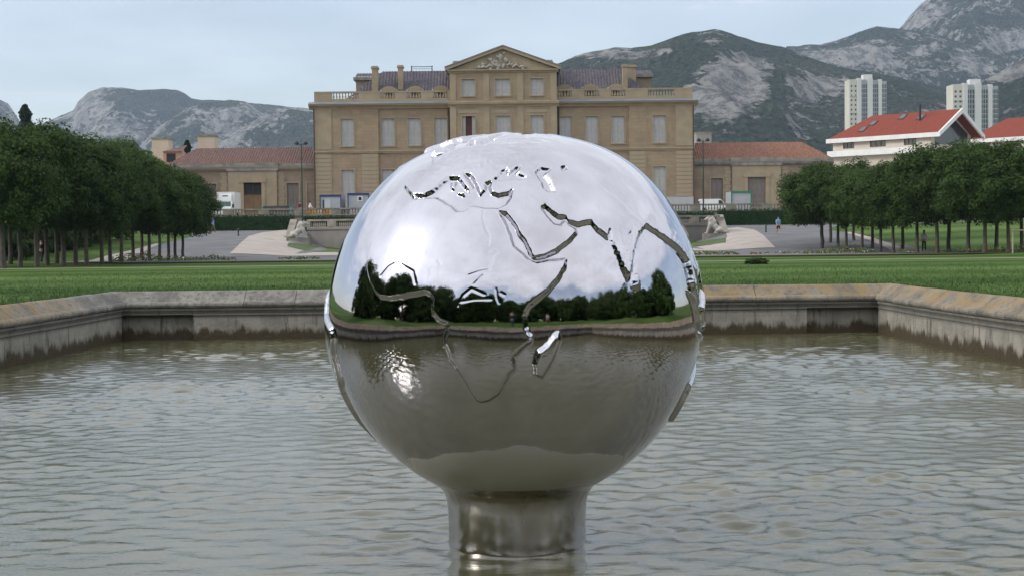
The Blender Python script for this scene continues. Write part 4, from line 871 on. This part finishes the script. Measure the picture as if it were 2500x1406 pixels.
ramp_wall(708, -1, 'pale sloping parapet wall left of the left statue'); ramp_wall(1766, 1, 'pale sloping parapet wall right of the right statue')

def lion_mesh():
    bm = bmesh.new()
    def ell(c, r, rot=0):
        m_ = Matrix.Translation(c) @ Matrix.Rotation(rot, 4, 'Y') @ Matrix.Diagonal((*r, 1)); bmesh.ops.create_icosphere(bm, subdivisions=3, radius=1, matrix=m_)
    def limb(a, b, r0, r1):
        a, b = Vector(a), Vector(b)
        for i in range(9): t = i/8; r = r0+(r1-r0)*t; ell(a.lerp(b, t), (r, r, r))
    # a crouching-seated beast looking to +x: haunches low at the back, chest high, head lowered forward
    ell((-.62, 0, .42), (.42, .34, .38)); ell((-.15, 0, .72), (.62, .3, .34), -.62); ell((.28, 0, 1.05), (.36, .32, .5)); ell((.34, 0, 1.45), (.33, .3, .34))
    ell((.62, 0, 1.62), (.27, .2, .2)); ell((.86, 0, 1.52), (.16, .13, .12)); ell((.5, .14, 1.85), (.08, .05, .1)); ell((.5, -.14, 1.85), (.08, .05, .1))
    ell((.12, .1, 1.55), (.26, .2, .3)); ell((.0, -.1, 1.3), (.24, .2, .3)); ell((-.1, .05, 1.1), (.2, .2, .25))
    for y in (-.2, .2):
        limb((.45, y, .95), (.62, y, .45), .17, .12); limb((.62, y, .45), (.72, y, .1), .12, .1); ell((.82, y, .07), (.19, .12, .08))
        limb((-.6, y*1.3, .4), (-.25, y*1.4, .3), .25, .15); ell((-.2, y*1.4, .08), (.26, .12, .09))
    limb((-.95, 0, .2), (-1.05, .25, .08), .07, .05)
    me = bpy.data.meshes.new('lion'); bm.to_mesh(me); bm.free(); o = bpy.data.objects.new('tmp', me); S.collection.objects.link(o)
    md = o.modifiers.new('r', 'REMESH'); md.mode = 'VOXEL'; md.voxel_size = .045; md.use_smooth_shade = True
    dg = bpy.context.evaluated_depsgraph_get(); me2 = bpy.data.meshes.new_from_object(o.evaluated_get(dg)); bpy.data.objects.remove(o); me2.name = 'lion_body'; me2.materials.clear(); me2.materials.append(M_paleST); return me2
LION = lion_mesh()
for px, s, lb in ((733, 1, 'white stone lion statue seated left of the curved wall, facing right'), (1740, -1, 'white stone lion statue seated right of the curved wall, facing left')):
    x = wx(px, 147); z = gz(x, 146.2); r = empty('lion_statue', (x, 146.2, z)); tag(r, lb, 'statue')
    inst('lion_body', LION, r, (0, 0, .28), (0, 0, 0), (s*.95, .95, .95)); mb = MB(); mb.box(-1.15, 1.15, -.5, .5, -.6, .3); mb.build('plinth', M_bal, r)

# ------------------------------------------------------------------ flowers, tufts
def flowers():
    rg = np.random.default_rng(4); t = NT('flower_petals'); oi = t.noise(t.pos('world'), 1.1, 2)
    c = t.mix(t.ramp(oi, .45, .5), (.55, .13, .02), t.mix(t.ramp(t.noise(t.pos('world'), 2.3, 1), .5, .52), (.5, .05, .03), (.75, .7, .62))); M_pet = t.done(c, .6)
    for nm, lb, x0, x1, n, matl, sz, zz in (('flower_bed_leaves', 'low green bedding plants in the long flower bed', -27, 46, 9000, M_leaf2, .14, .3), ('flower_blossoms', 'orange and white blossoms in the long flower bed', -27, 46, 1300, M_pet, .11, .34)):
        x = rg.uniform(x0, x1, n); y = rg.uniform(96.2, 99.4, n); d = fbm(np.column_stack([x*.35, y*.3, x*0+2]), 2); k = d > .47; x, y, d = x[k], y[k], d[k]
        z = gza(x, y)+rg.random(len(x))*zz*(.3+(d-.47)*5)+.03+(.1 if sz < .15 else 0); C = np.column_stack([x, y, z])
        tag(inst(nm, leaves_mesh(nm, C, np.tile([0., -.5, .6], (len(x), 1)), sz, rg, matl)), lb, nm.split('_')[-1], kind='stuff')
flowers()
p = G(1848, 644); o = inst('low_shrub', SB, None, (p.x, p.y, p.z-.05), (0, 0, 1), (.3, .22, .09)); tag(o, 'small dark low shrub on the lawn right of the globe', 'shrub')
# ------------------------------------------------------------------ towers and houses behind
M_tw = mat('white_concrete', (.62, .61, .60), (.56, .55, .54), .05, .8); M_tg = mat('grey_concrete_panel', (.40, .41, .42), (.34, .35, .36), .05, .8)
M_tb = mat('beige_concrete_panel', (.56, .53, .47), (.50, .47, .42), .05, .8)
def tower(px0, px1, pyt, Y, label, mw):
    x0, x1 = P(px0, pyt, Y).x, P(px1, pyt, Y).x; zt = P((px0+px1)/2, pyt, Y).z; w_ = x1-x0; r = empty('apartment_tower', ((x0+x1)/2, Y, 3)); tag(r, label, 'tower', 'white apartment towers')
    H = zt-3; nf = int(H/3.0); k = w_/25.
    # staggered slabs: (x start, x end, front y, height drop, panel material)
    slabs = [(-12.5, -7.2, 0, .0, M_tb), (-7.2, -4.8, -1.2, -.6, M_tw), (-4.8, -.6, .8, .2, M_tg), (-.6, 2.8, -.8, -.4, M_tw), (2.8, 6.8, 1.2, .6, M_tg), (6.8, 9.0, -.2, .2, M_tw), (9.0, 12.5, 1.6, 1.2, M_tg)]
    for a, b, y, dr, m_ in slabs:
        a, b = a*k, b*k; mb = MB(); mb.box(a, b, y, 14, 0, H-dr); s_ = mb.build('facade_slab', m_, r)
        cols = 2 if m_ is M_tb else (3 if m_ is M_tg else 0)
        for c in range(cols):
            cx = a+(b-a)*(c+.5)/cols; mb = MB()
            for f in range(nf-1): mb.box(cx-.42*k*(b-a)/4.6, cx+.42*k*(b-a)/4.6, y-.06, y+.01, (1.0 if m_ is M_tb else .3)+f*H/nf, (2.3 if m_ is M_tb else 2.8)+f*H/nf)
            o = mb.build('window_column', M_glass, s_); o['kind'] = 'stuff'
    for f in range(8):
        mb = MB(); mb.box(-12.6*k, -7.25*k, -.5, .0, H*(f+1)/9-.2, H*(f+1)/9+.1); mb.build('balcony_band', M_tw, r)
    mb = MB(); mb.box(-2.6*k, 3.4*k, 3, 9, H-.5, H+3.4); mb.build('roof_plant_room', M_tw, r)
tower(2074, 2166, 194, 950, 'white ribbed apartment tower against the hill, left of the two', 1)
tower(2327, 2439, 206, 900, 'white ribbed apartment tower above the red gable, right of the two', 1)

def red_house(px, py_eave, Y, ln, dp, rot, label, extras=True):
    p = P(px, py_eave, Y); r = empty('red_roofed_house', (p.x, Y, 3), R_(rot)); tag(r, label, 'house')
    ze = p.z-3; zr = ze+4.6; oh = .8; hh = ln/2; cream = mat('cream_render', (.62, .55, .47), (.54, .48, .41), .4, .85)
    mb = MB(); wn_ = [(-7.0, 1.25), (-.6, 1.7), (6.2, 1.3)]; ops = [(x-w_, x+w_, ze-1.9, ze-.25) for x, w_ in wn_]
    wall_open(mb, -hh, hh, 0, ze, ops, 0, .3); mb.add([(hh, 0, 0), (hh, dp, 0), (hh, dp, ze), (hh, dp/2, zr-.5), (hh, 0, ze)], [(0, 1, 2, 3, 4)]); mb.add([(-hh, 0, 0), (-hh, dp, 0), (-hh, dp, ze), (-hh, 0, ze)], [(3, 2, 1, 0)]); mb.build('wall', cream, r)
    for x, w_ in wn_:
        mb = MB(); mb.box(x-w_, x+w_, .2, .26, ze-1.9, ze-.25); f = mb.build('window', M_glass, r)
        mb = MB(); mb.box(x-w_, x-w_+.12, .12, .2, ze-1.9, ze-.25); mb.box(x+w_-.12, x+w_, .12, .2, ze-1.9, ze-.25); mb.box(x-w_+.12, x+w_-.12, .121, .2, ze-.37, ze-.25); mb.box(x-w_+.12, x+w_-.12, .121, .2, ze-1.9, ze-1.78)
        for q in (-.34, .34): mb.box(x+q*w_-.05, x+q*w_+.05, .125, .2, ze-1.78, ze-.37)
        mb.build('window_frame', M_pipe, f)
    mb = MB(); mb.box(-hh-.4, hh-2, -1.4, .0, ze-3.4, ze-2.3); mb.build('balcony', M_white, r)
    th = .35; hip = 4.2
    def slope(y0, y1, nm):
        mb = MB(); mb.add([(-hh-oh, y0, ze), (hh+oh+1.2, y0, ze), (hh+oh+1.2, y1, zr), (-hh+hip, y1, zr)], [(0, 1, 2, 3)])
        mb.add([(-hh-oh, y0, ze-th), (hh+oh+1.2, y0, ze-th), (hh+oh+1.2, y1, zr-th), (-hh+hip, y1, zr-th)], [(3, 2, 1, 0)]); return mb.build(nm, M_roofn, r)
    rf = slope(-oh, dp/2, 'roof_slope'); slope(dp+oh, dp/2, 'roof_slope')
    mb = MB(); mb.add([(-hh-oh, -oh, ze), (-hh-oh, dp+oh, ze), (-hh+hip, dp/2, zr)], [(0, 2, 1)]); mb.build('hip', M_roofn, r)
    mb = MB(); mb.box(-hh-oh-.1, hh+oh+1.2, -oh-.25, -oh-.003, ze-.75, ze+.06); mb.build('eaves_board', M_white, r)
    mb = MB(); xg = hh+oh+1.2
    for y0 in (-oh-.25, dp+oh+.25):
        sgn = 1 if y0 < 0 else -1; mb.add([(xg+.003, y0, ze-.75), (xg+.003, y0, ze+.06), (xg+.003, dp/2, zr+.12), (xg+.003, dp/2, zr-.75), (xg+.35, y0, ze-.75), (xg+.35, y0, ze+.06), (xg+.35, dp/2, zr+.12), (xg+.35, dp/2, zr-.75)], [(4, 7, 6, 5), (0, 1, 2, 3), (1, 5, 6, 2), (0, 3, 7, 4), (0, 4, 5, 1), (2, 6, 7, 3)])
    mb.build('barge_board', M_white, r)
    if extras:
        mb = MB(); mb.add([(hh+.02, 1.2, ze-1.9), (hh+.02, dp-1.2, ze-1.9), (hh+.02, dp-1.2, ze+.4), (hh+.02, dp/2, zr-1.3), (hh+.02, 1.2, ze+.4)], [(0, 1, 2, 3, 4)]); mb.build('gable_glazing', M_glass, r)
        def on(x, t): return (x, -oh+(dp/2+oh)*t, ze+(zr-ze)*t)
        for x, t in ((-5.2, .36), (-4.2, .62), (1.2, .82), (5.4, .74)):
            d = (dp/2+oh)/(zr-ze); c = on(x, t); mb = MB(); mb.add([(c[0]-.62, c[1]-.5*d, c[2]-.5+.12), (c[0]+.62, c[1]-.5*d, c[2]-.5+.12), (c[0]+.62, c[1]+.5*d, c[2]+.5+.12), (c[0]-.62, c[1]+.5*d, c[2]+.5+.12), (c[0]-.62, c[1]-.5*d, c[2]-.5-.05), (c[0]+.62, c[1]-.5*d, c[2]-.5-.05), (c[0]+.62, c[1]+.5*d, c[2]+.5-.05), (c[0]-.62, c[1]+.5*d, c[2]+.5-.05)], [(0,1,2,3),(0,4,5,1),(1,5,6,2),(2,6,7,3),(3,7,4,0)])
            s_ = mb.build('skylight', M_black, r); mb = MB(); e = .1
            mb.add([(c[0]-.5, c[1]-.4*d, c[2]-.4+.14), (c[0]+.5, c[1]-.4*d, c[2]-.4+.14), (c[0]+.5, c[1]+.4*d, c[2]+.4+.14), (c[0]-.5, c[1]+.4*d, c[2]+.4+.14)], [(0, 1, 2, 3)]); mb.build('pane', M_glass, s_)
        c = on(5.9, .6); mb = MB(); mb.tube([(c[0], c[1], c[2]-.2), (c[0], c[1], c[2]+2.6)], .2, 10); mb.lathe([(.34, 0), (.3, .3)], 10, (c[0], c[1], c[2]+2.6)); mb.build('chimney_pipe', M_black, r)
red_house(2150, 334, 268, 21, 14, -47, 'cream house with bright red roof, skylights and white eaves behind the right trees')
red_house(2480, 336, 300, 20, 14, -47, 'second bright red roof cut by the right edge', False)
def small_block(px0, px1, pyt, Y, matl, label, name='chimney_block', cap=True, d=3.):
    x0, x1 = P(px0, pyt, Y).x, P(px1, pyt, Y).x; zt = P((px0+px1)/2, pyt, Y).z; r = empty(name, ((x0+x1)/2, Y, 3)); tag(r, label, 'building'); w_ = (x1-x0)/2; H = zt-3
    mb = MB(); mb.box(-w_, w_, 0, d, 0, H-.3); mb.build('wall', matl, r)
    if cap: mb = MB(); mb.box(-w_-.12, w_+.12, -.12, d+.12, H-.3, H); mb.build('cap', M_bal, r)
    return r, w_, H
M_cr = mat('pale_cream_render', (.56, .46, .35), (.50, .41, .31), .5, .9)
small_block(370, 411, 336, 236, M_cr, 'pale cream roof block left of the low building, the smaller one', 'roof_block')
small_block(482, 523, 329, 226, M_cr, 'pale cream roof block standing above the brown-red tiled roof', 'roof_block')
r, w_, H = small_block(398, 443, 366, 222, mat('pink_render', (.52, .30, .20), (.46, .27, .18), .5, .9), 'small pink gabled house beside the left trees', 'pink_house', False)
mb = MB(); mb.box(-.9, .5, -.04, .02, H-1.9, H-.6); mb.build('window', M_dark, r)
mb = MB(); mb.add([(-w_-.2, -.3, H-.32), (w_+.2, -.3, H-.32), (w_+.2, 3.3, H+.9), (-w_-.2, 3.3, H+.1)], [(0, 1, 2, 3)]); mb.build('roof', M_roofl, r)
r, w_, H = small_block(1700, 1737, 323, 330, mat('grey_render', (.30, .28, .26), (.26, .25, .23), .4, .9), 'grey flat-roofed building just right of the mansion corner', 'flat_roofed_building', True, 8.)

# ------------------------------------------------------------------ vehicles, cabins, barriers on the terrace
TZ = 4.98
M_tyre = mat('tyre_rubber', (.02, .02, .02), (.03, .03, .03), 4, .8); M_lamp = mat('lamp_glass', (.5, .5, .48), (.4, .4, .4), 3, .2)
def wheel(r_, x, y, z, R0=.36):
    mb = MB(); mb.prism_x([(y+R0*math.cos(t), z+R0*math.sin(t)) for t in np.linspace(0, 2*math.pi, 18, endpoint=False)], x-.12, x+.12); w_ = mb.build('wheel', M_tyre, r_)
    s_ = 1 if x > 0 else -1; mb = MB(); mb.prism_x([(y+R0*.6*math.cos(t), z+R0*.6*math.sin(t)) for t in np.linspace(0, 2*math.pi, 14, endpoint=False)], x+s_*.121-.01, x+s_*.121+.01); mb.build('rim', M_lead, w_)
def truck(px, Y):
    r = empty('box_truck', (P(px, 500, Y).x, Y, TZ)); tag(r, 'white box truck with open door facing the camera behind the balustrade', 'truck')
    mb = MB(); mb.box(-1.15, 1.15, 1.7, 5.8, .85, 3.35); mb.build('cargo_box', M_white, r)
    mb = MB(); mb.prism_x([(-.15, .45), (1.68, .45), (1.68, 2.15), (1.0, 2.12), (.45, 1.45), (-.1, 1.2)], -.98, .98); mb.build('cab', M_white, r)
    mb = MB(); mb.prism_x([(1.1, 2.16), (1.69, 2.16), (1.69, 3.1), (1.5, 3.0)], -.8, .8); mb.build('wind_deflector', M_white, r)
    mb = MB(); mb.box(-.35, .35, 1.38, 1.5, 2.75, 2.9); mb.build('cooling_unit', M_black, r)
    mb = MB(); mb.add([(-.88, .42, 1.47), (.88, .42, 1.47), (.78, .94, 2.08), (-.78, .94, 2.08)], [(0, 1, 2, 3)]); mb.build('windscreen', mat('green_tinted_glass', (.05, .09, .08), (.08, .13, .11), 3, .1), r)
    for s_ in (-1, 1):
        mb = MB(); mb.box(s_*1.15-.11, s_*1.15+.11, .5, .62, 1.3, 1.75); mb.build('wing_mirror', M_black, r)
        mb = MB(); mb.box(s_*.7-.2, s_*.7+.2, -.17, -.1, .85, 1.08); mb.build('headlight', M_lamp, r)
        wheel(r, s_*.85, .75, .36); wheel(r, s_*.9, 4.8, .36)
    mb = MB(); mb.prism([(-1.95, .5), (-1.0, .5), (-1.0, 1.45), (-1.2, 2.1), (-1.75, 2.1), (-1.95, 1.5)], .5, .57); d = mb.build('door', M_white, r)
    mb = MB(); mb.prism([(-1.85, 1.3), (-1.15, 1.3), (-1.28, 2.0), (-1.7, 2.0)], .48, .498); mb.build('door_window', M_glass, d)
truck(545, 184)
def van(px, Y):
    r = empty('small_van', (P(px, 500, Y).x, Y, TZ)); tag(r, 'small white van parked behind the right balustrade', 'van')
    mb = MB(); mb.prism([(-1.9, .35), (1.95, .35), (1.95, .85), (1.4, 1.0), (.95, 1.65), (.7, 1.78), (-1.75, 1.78), (-1.9, 1.6)], -.8, .8); mb.build('body', M_white, r)
    mb = MB(); mb.prism([(.55, 1.05), (1.28, 1.05), (.9, 1.6), (.55, 1.62)], -.815, -.803); mb.build('side_window', M_glass, r)
    mb = MB(); mb.add([(1.42, -.7, 1.03), (1.42, .7, 1.03), (.99, .65, 1.64), (.99, -.65, 1.64)], [(0, 1, 2, 3)]); mb.build('windscreen', M_glass, r)
    mb = MB(); mb.box(-1.92, -1.9, -.7, .7, 1.05, 1.55); mb.build('rear_window', M_glass, r)
    for x in (-1.25, 1.25):
        for y in (-.72, .72):
            mb = MB(); mb.prism([(x+.32*math.cos(t), .32+.32*math.sin(t)) for t in np.linspace(0, 2*math.pi, 16, endpoint=False)], y-.1, y+.1); mb.build('wheel', M_tyre, r)
van(1742, 187)
def cabin(px0, px1, pyt, Y, trim, label, opts):
    x0, x1 = P(px0, pyt, Y).x, P(px1, pyt, Y).x; H = P((px0+px1)/2, pyt, Y).z-TZ; w_ = (x1-x0)/2; r = empty('site_cabin', ((x0+x1)/2, Y, TZ)); tag(r, label, 'cabin', 'grey site cabins on the terrace')
    pan = mat('grey_cabin_panel', (.36, .37, .40), (.31, .32, .35), .8, .6); mb = MB(); mb.box(-w_+.05, w_-.05, .05, 5, .2, H-.05); mb.build('cabin_body', pan, r)
    mb = MB(); mb.box(-w_, w_, -.02, .12, H-.28, H); mb.build('top_beam', trim, r); mb = MB(); mb.box(-w_, w_, -.02, .12, 0, .2); mb.build('bottom_beam', trim, r)
    for s_ in (-1, 1): mb = MB(); mb.box(s_*w_-(.13 if s_ > 0 else 0), s_*w_+(0 if s_ > 0 else .13), -.018, .118, .2, H-.28); mb.build('corner_post', trim, r)
    if opts == 'door': mb = MB(); mb.box(-w_*.55, w_*.0, .0, .045, .25, H-.6); mb.build('door', mat('pale_grey_door', (.42, .45, .48), (.4, .42, .45), 1, .6), r); mb = MB(); mb.box(-w_*.72, -w_*.6, .01, .045, .3, H-.65); mb.build('door_gap', M_black, r)
    if opts == 'window':
        mb = MB(); mb.box(-.1, .55, -.01, .045, H-1.05, H-.4); f = mb.build('window_frame', M_white, r); mb = MB(); mb.box(.02, .42, -.02, -.012, H-.95, H-.5); mb.build('pane', M_black, f)
M_blue = mat('dark_blue_trim', (.03, .04, .13), (.04, .05, .16), 2, .5); M_gtrim = mat('green_trim', (.02, .16, .09), (.03, .2, .11), 2, .5)
cabin(780, 833, 476, 184, M_blue, 'grey site cabin with blue trim and a door, left one', 'door'); cabin(848, 901, 472, 184.5, M_blue, 'grey site cabin with blue trim and a small square window, right beside the globe', 'window'); cabin(1785, 1835, 467, 186, M_gtrim, 'grey site cabin with green trim in front of the right low building', '')
for i in range(7):
    px = 1586+i*16.5; r = empty('hoarding_panel', (P(px, 495, 182).x, 182, TZ)); tag(r, f'pale grey fence panel before the mansion, {ORD[6-i]} from the mansion\'s right corner', 'fence panel', 'pale fence panels by the mansion corner')
    mb = MB(); mb.box(-.42, .42, 0, .04, .15, 2.0); mb.build('panel', M_tg, r); mb = MB(); mb.tube([(-.43, .06, 0), (-.43, .06, 2.1)], .03, 6); mb.build('post', M_lead, r)
for i in range(6):
    px = 754+i*13.5; c = [(.6, .2, .02), (.65, .36, .03), (.62, .5, .38)][i % 3]; r = empty('plastic_barrier', (P(px, 522, 171.2).x, 171.2, TZ)); tag(r, f'{["orange", "yellow", "cream"][i % 3]} plastic barrier seen between the left balusters, {ORD[i]} from the lamp post', 'barrier', 'coloured barriers behind the balustrade')
    pm_ = mat('barrier_plastic', c, None, 3, .5); mb = MB(); mb.prism([(-.3, 0), (.3, 0), (.26, .18), (.22, .7), (-.22, .7), (-.26, .18)], -.12, .12); mb.build('barrier_body', pm_, r); mb = MB(); mb.box(-.31, .31, -.2, .2, -.02, .06); mb.build('barrier_foot', M_tyre, r)
r = empty('timber_stack', (P(676, 512, 178).x, 178, TZ)); tag(r, 'low stack of dark boards with teal ends behind the left balustrade', 'stack'); M_teal = mat('teal_sheet', (.05, .17, .18), (.07, .22, .24), 1, .6); M_wood = mat('dark_boards', (.06, .055, .05), (.1, .09, .08), 2, .9)
for k in range(6): mb = MB(); mb.box(-1.6+.05*(k % 3), 1.55-.08*(k % 2), -.5, .5, .15+k*.2, .33+k*.2); mb.build('board', M_wood, r)
for s_ in (-1, 1): mb = MB(); mb.box(s_*1.75-.14, s_*1.75+.14, -.55, .55, .0, 1.25); mb.build('end_sheet', M_teal, r)

# ------------------------------------------------------------------ lamp posts, bollards, stakes
def lamp_post(px, pyt, Y, z0, label, white=False):
    x = P(px, pyt, Y).x; H = P(px, pyt, Y).z-z0; r = empty('lamp_post', (x, Y, z0)); tag(r, label, 'lamp post', 'park lamp posts')
    mb = MB(); mb.lathe([(.16, -.1), (.16, .25), (.1, .4), (.085, 3), (.06, H-.3), (.05, H)], 8); mb.build('pole', M_green_metal, r)
    for s_ in ((-1, 1) if not white else (1,)):
        mb = MB(); mb.tube([(0, 0, H-.25), (s_*.3, 0, H-.15), (s_*.42, -.05, H-.1)], .035); a = mb.build('arm', M_black, r)
        mb = MB(); mb.lathe([(.06, .25), (.22, .1), (.26, -.08), (.1, -.16)], 10, (s_*.5, -.05, H-.05)); mb.build('lamp_head', M_black if not white else M_white, r, smooth=True)
lamp_post(735.5, 350, 163.8, 3.3, 'tall dark lamp post left of the mansion rising above the low roof'); lamp_post(1716.5, 342, 163.8, 3.3, 'tall dark lamp post right of the mansion before the orange roof'); lamp_post(191, 338, 150, 2.6, 'thin lamp post with pale head among the left trees', True)
bm_ = MB(); bm_.lathe([(.1, -.05), (.1, .1), (.075, .14), (.075, .62), (.1, .66), (.1, .72), (.05, .8)], 10); BOL = bm_.mesh('post', M_black, True)
for px, py, lb in ((582, 576, 'black bollard at the top of the left ramp'), (1870, 567, 'black bollard at the top of the right ramp')):
    p = G(px, py); r = empty('bollard', p); tag(r, lb, 'bollard', 'bollards at the ramps'); inst('post', BOL, r); mb = MB(); mb.lathe([(.104, .66), (.104, .70)], 10); mb.build('collar', M_lead, r)
x = P(2488, 600, 95).x; r = empty('tree_stake_frame', (x, 95, gz(x, 95))); tag(r, 'pale wooden stake frame around a young tree at the right edge', 'stake frame'); M_stk = mat('pale_timber', (.42, .35, .26), (.34, .28, .2), 3, .8)
for dx in (-.42, .42): mb = MB(); mb.tube([(dx, 0, -.1), (dx, 0, 1.62)], .05, 8); mb.build('stake', M_stk, r)
mb = MB(); mb.tube([(-.5, -.06, 1.52), (.5, -.06, 1.52)], .045, 8); mb.build('cross_rail', M_stk, r)

# ------------------------------------------------------------------ people
def skin_mesh(verts, edges, rad, matl, name):
    me = bpy.data.meshes.new('t'); me.from_pydata(verts, edges, []); o = bpy.data.objects.new('t', me); S.collection.objects.link(o)
    md = o.modifiers.new('s', 'SKIN'); md.use_smooth_shade = True; sd = o.modifiers.new('u', 'SUBSURF'); sd.levels = sd.render_levels = 1
    for i, r_ in enumerate(rad): me.skin_vertices[0].data[i].radius = (r_, r_) if not isinstance(r_, tuple) else r_
    me.skin_vertices[0].data[0].use_root = True
    m2 = bpy.data.meshes.new_from_object(o.evaluated_get(bpy.context.evaluated_depsgraph_get())); bpy.data.objects.remove(o); m2.name = name; m2.materials.clear(); m2.materials.append(matl); return m2
def person(loc, rz, stride, shirt, trouser, hair, label, short=False, arms=.12, hair_long=False, h_=1.75, bend=0.):
    r = empty('person', loc, rz); s = h_/1.75; r.scale = (s, s, s); tag(r, label, 'person'); sk = mat('skin', (.42, .26, .19), (.38, .23, .17), 3, .6)
    st_ = stride; hip, kn, an = .92, .5, .08
    def legs(): return [(.09, -.02, hip-.06), (.10, -st_*.5-.03, kn), (.10, -st_, an), (.10, -st_-.15, .04), (-.09, .02, hip-.06), (-.10, st_*.3-.05, kn), (-.10, st_, an+.03), (-.10, st_-.13, .05)]
    def arm(q): d = arms*q; return [(q*.19, 0, 1.42), (q*.24, arms*.9*q, 1.14), (q*.23, arms*1.2*q-.14, .92), (q*.22, arms*1.2*q-.19, .84)]
    V = [(0, 0, .95), (0, 0, 1.15), (0, .01, 1.38), (0, 0, 1.5), (0, -.02, 1.6), (0, -.03, 1.68)]+legs()+arm(1)+arm(-1)
    E = [(0,1),(1,2),(2,3),(3,4),(4,5),(0,6),(6,7),(7,8),(8,9),(0,10),(10,11),(11,12),(12,13),(2,14),(14,15),(15,16),(16,17),(2,18),(18,19),(19,20),(20,21)]
    R0 = [(.15,.11),(.14,.1),(.16,.11),.06,.085,.09, .085,.06,.04,.035,.085,.06,.04,.035, .055,.045,.034,.036,.055,.045,.034,.036]
    inst('body', skin_mesh(V, E, R0, sk, 'body'), r)
    sl = 2 if short else 3
    V2 = [(0, 0, .93), (0, 0, 1.15), (0, .01, 1.40), (0, 0, 1.47)]; E2 = [(0,1),(1,2),(2,3)]; R2 = [(.18,.135),(.17,.125),(.18,.13),.09]
    for q in (1, -1):
        b = len(V2); a_ = arm(q)[:sl]; V2 += a_; E2 += [(2, b)]+[(b+i, b+i+1) for i in range(len(a_)-1)]; R2 += [.075, .062, .05][:sl]
    inst('shirt', skin_mesh(V2, E2, R2, shirt, 'shirt'), r)
    lg = legs(); n = 2 if short else 3; V3 = [(0, 0, .96), (0, 0, .9)]+lg[:n]+lg[4:4+n]; E3 = [(0,1),(1,2)]+[(2+i, 3+i) for i in range(n-1)]+[(1, 2+n)]+[(2+n+i, 3+n+i) for i in range(n-1)]
    inst('shorts' if short else 'trousers', skin_mesh(V3, E3, [(.165,.125),(.165,.125)]+[.105,.078,.06][:n]+[.105,.078,.06][:n], trouser, 'trousers'), r)
    bm = bmesh.new(); bmesh.ops.create_icosphere(bm, subdivisions=2, radius=1, matrix=Matrix.Translation((0, .015, 1.70)) @ Matrix.Diagonal((.098, .115, .09, 1)))
    if hair_long: bmesh.ops.create_icosphere(bm, subdivisions=2, radius=1, matrix=Matrix.Translation((0, .09, 1.56)) @ Matrix.Diagonal((.07, .04, .13, 1)))
    me = bpy.data.meshes.new('hair'); bm.to_mesh(me); bm.free(); me.materials.append(hair); inst('hair', me, r)
    bm = bmesh.new(); bmesh.ops.create_cube(bm, size=1, matrix=Matrix.Translation((0, -.125, 1.645)) @ Matrix.Diagonal((.025, .04, .05, 1))); me = bpy.data.meshes.new('nose'); bm.to_mesh(me); bm.free(); me.materials.append(sk); inst('nose', me, r)
    return r
F_ = lambda n, c: mat(n, c, None, 6, .8)
hb, hg = F_('brown_hair', (.04, .025, .018)), F_('grey_hair', (.3, .29, .28))
p = G(520, 570); person(p, 1.3, .24, F_('light_blue_shirt', (.22, .32, .62)), F_('khaki_trousers', (.15, .125, .09)), hg, 'man in light blue shirt and khaki trousers walking by the left hedge', arms=.1)
p = G(1900, 573); person(p, 0.1, .2, F_('sky_blue_top', (.14, .34, .55)), F_('black_shorts', (.015, .015, .018)), hb, 'runner in sky blue top and black shorts on the right road', short=True, arms=.16)
p = G(2256, 615); person(p, 2.9, .16, F_('white_top', (.7, .68, .66)), F_('black_leggings', (.015, .015, .018)), hb, 'woman in white top and black trousers walking under the right trees', hair_long=True, short=False, h_=1.68)
x = P(733, 510, 176).x; person((x, 176, TZ), .4, .05, F_('dark_red_top', (.13, .04, .035)), F_('black_trousers', (.02, .02, .02)), hb, 'person in dark red top behind the balustrade beside the lamp post', h_=1.8)
x = P(757, 510, 178).x; person((x, 178, TZ), 1.9, .08, F_('white_shirt', (.72, .72, .75)), F_('blue_jeans', (.09, .12, .22)), hb, 'person in white shirt and blue jeans on the terrace left of the cabins', h_=1.85)
p = G(101, 643); person(p, 2.6, .15, F_('black_jacket', (.02, .02, .022)), F_('dark_trousers', (.03, .03, .032)), hb, 'person in dark clothes between the left avenue trunks', h_=1.7)

person((-.25, -.75, 1.18), 0, .05, F_('navy_jacket', (.03, .04, .08)), F_('blue_trousers', (.06, .08, .14)), hb, 'photographer in navy jacket mirrored tiny in the globe', arms=.02)
person((4.6, -3.2, 1.18), .3, .06, F_('pale_blouse', (.6, .58, .55)), F_('red_skirt', (.3, .05, .05)), hb, 'bystander in pale blouse mirrored tiny in the globe', arms=.05, h_=1.66)
# ------------------------------------------------------------------ haze
mb = MB(); mb.box(-5200, 5200, -120, 5400, -1.5, 760)
t = NT('haze_air'); t.n.remove(t.b); v = t.node('ShaderNodeVolumePrincipled'); v.inputs['Color'].default_value = (.66, .80, 1, 1); v.inputs['Density'].default_value = .0001; v.inputs['Anisotropy'].default_value = .2; t.l.new(v.outputs[0], t.o.inputs['Volume'])
tag(mb.build('haze', t.m), 'thin bluish haze in front of the far hills', 'haze', kind='stuff')
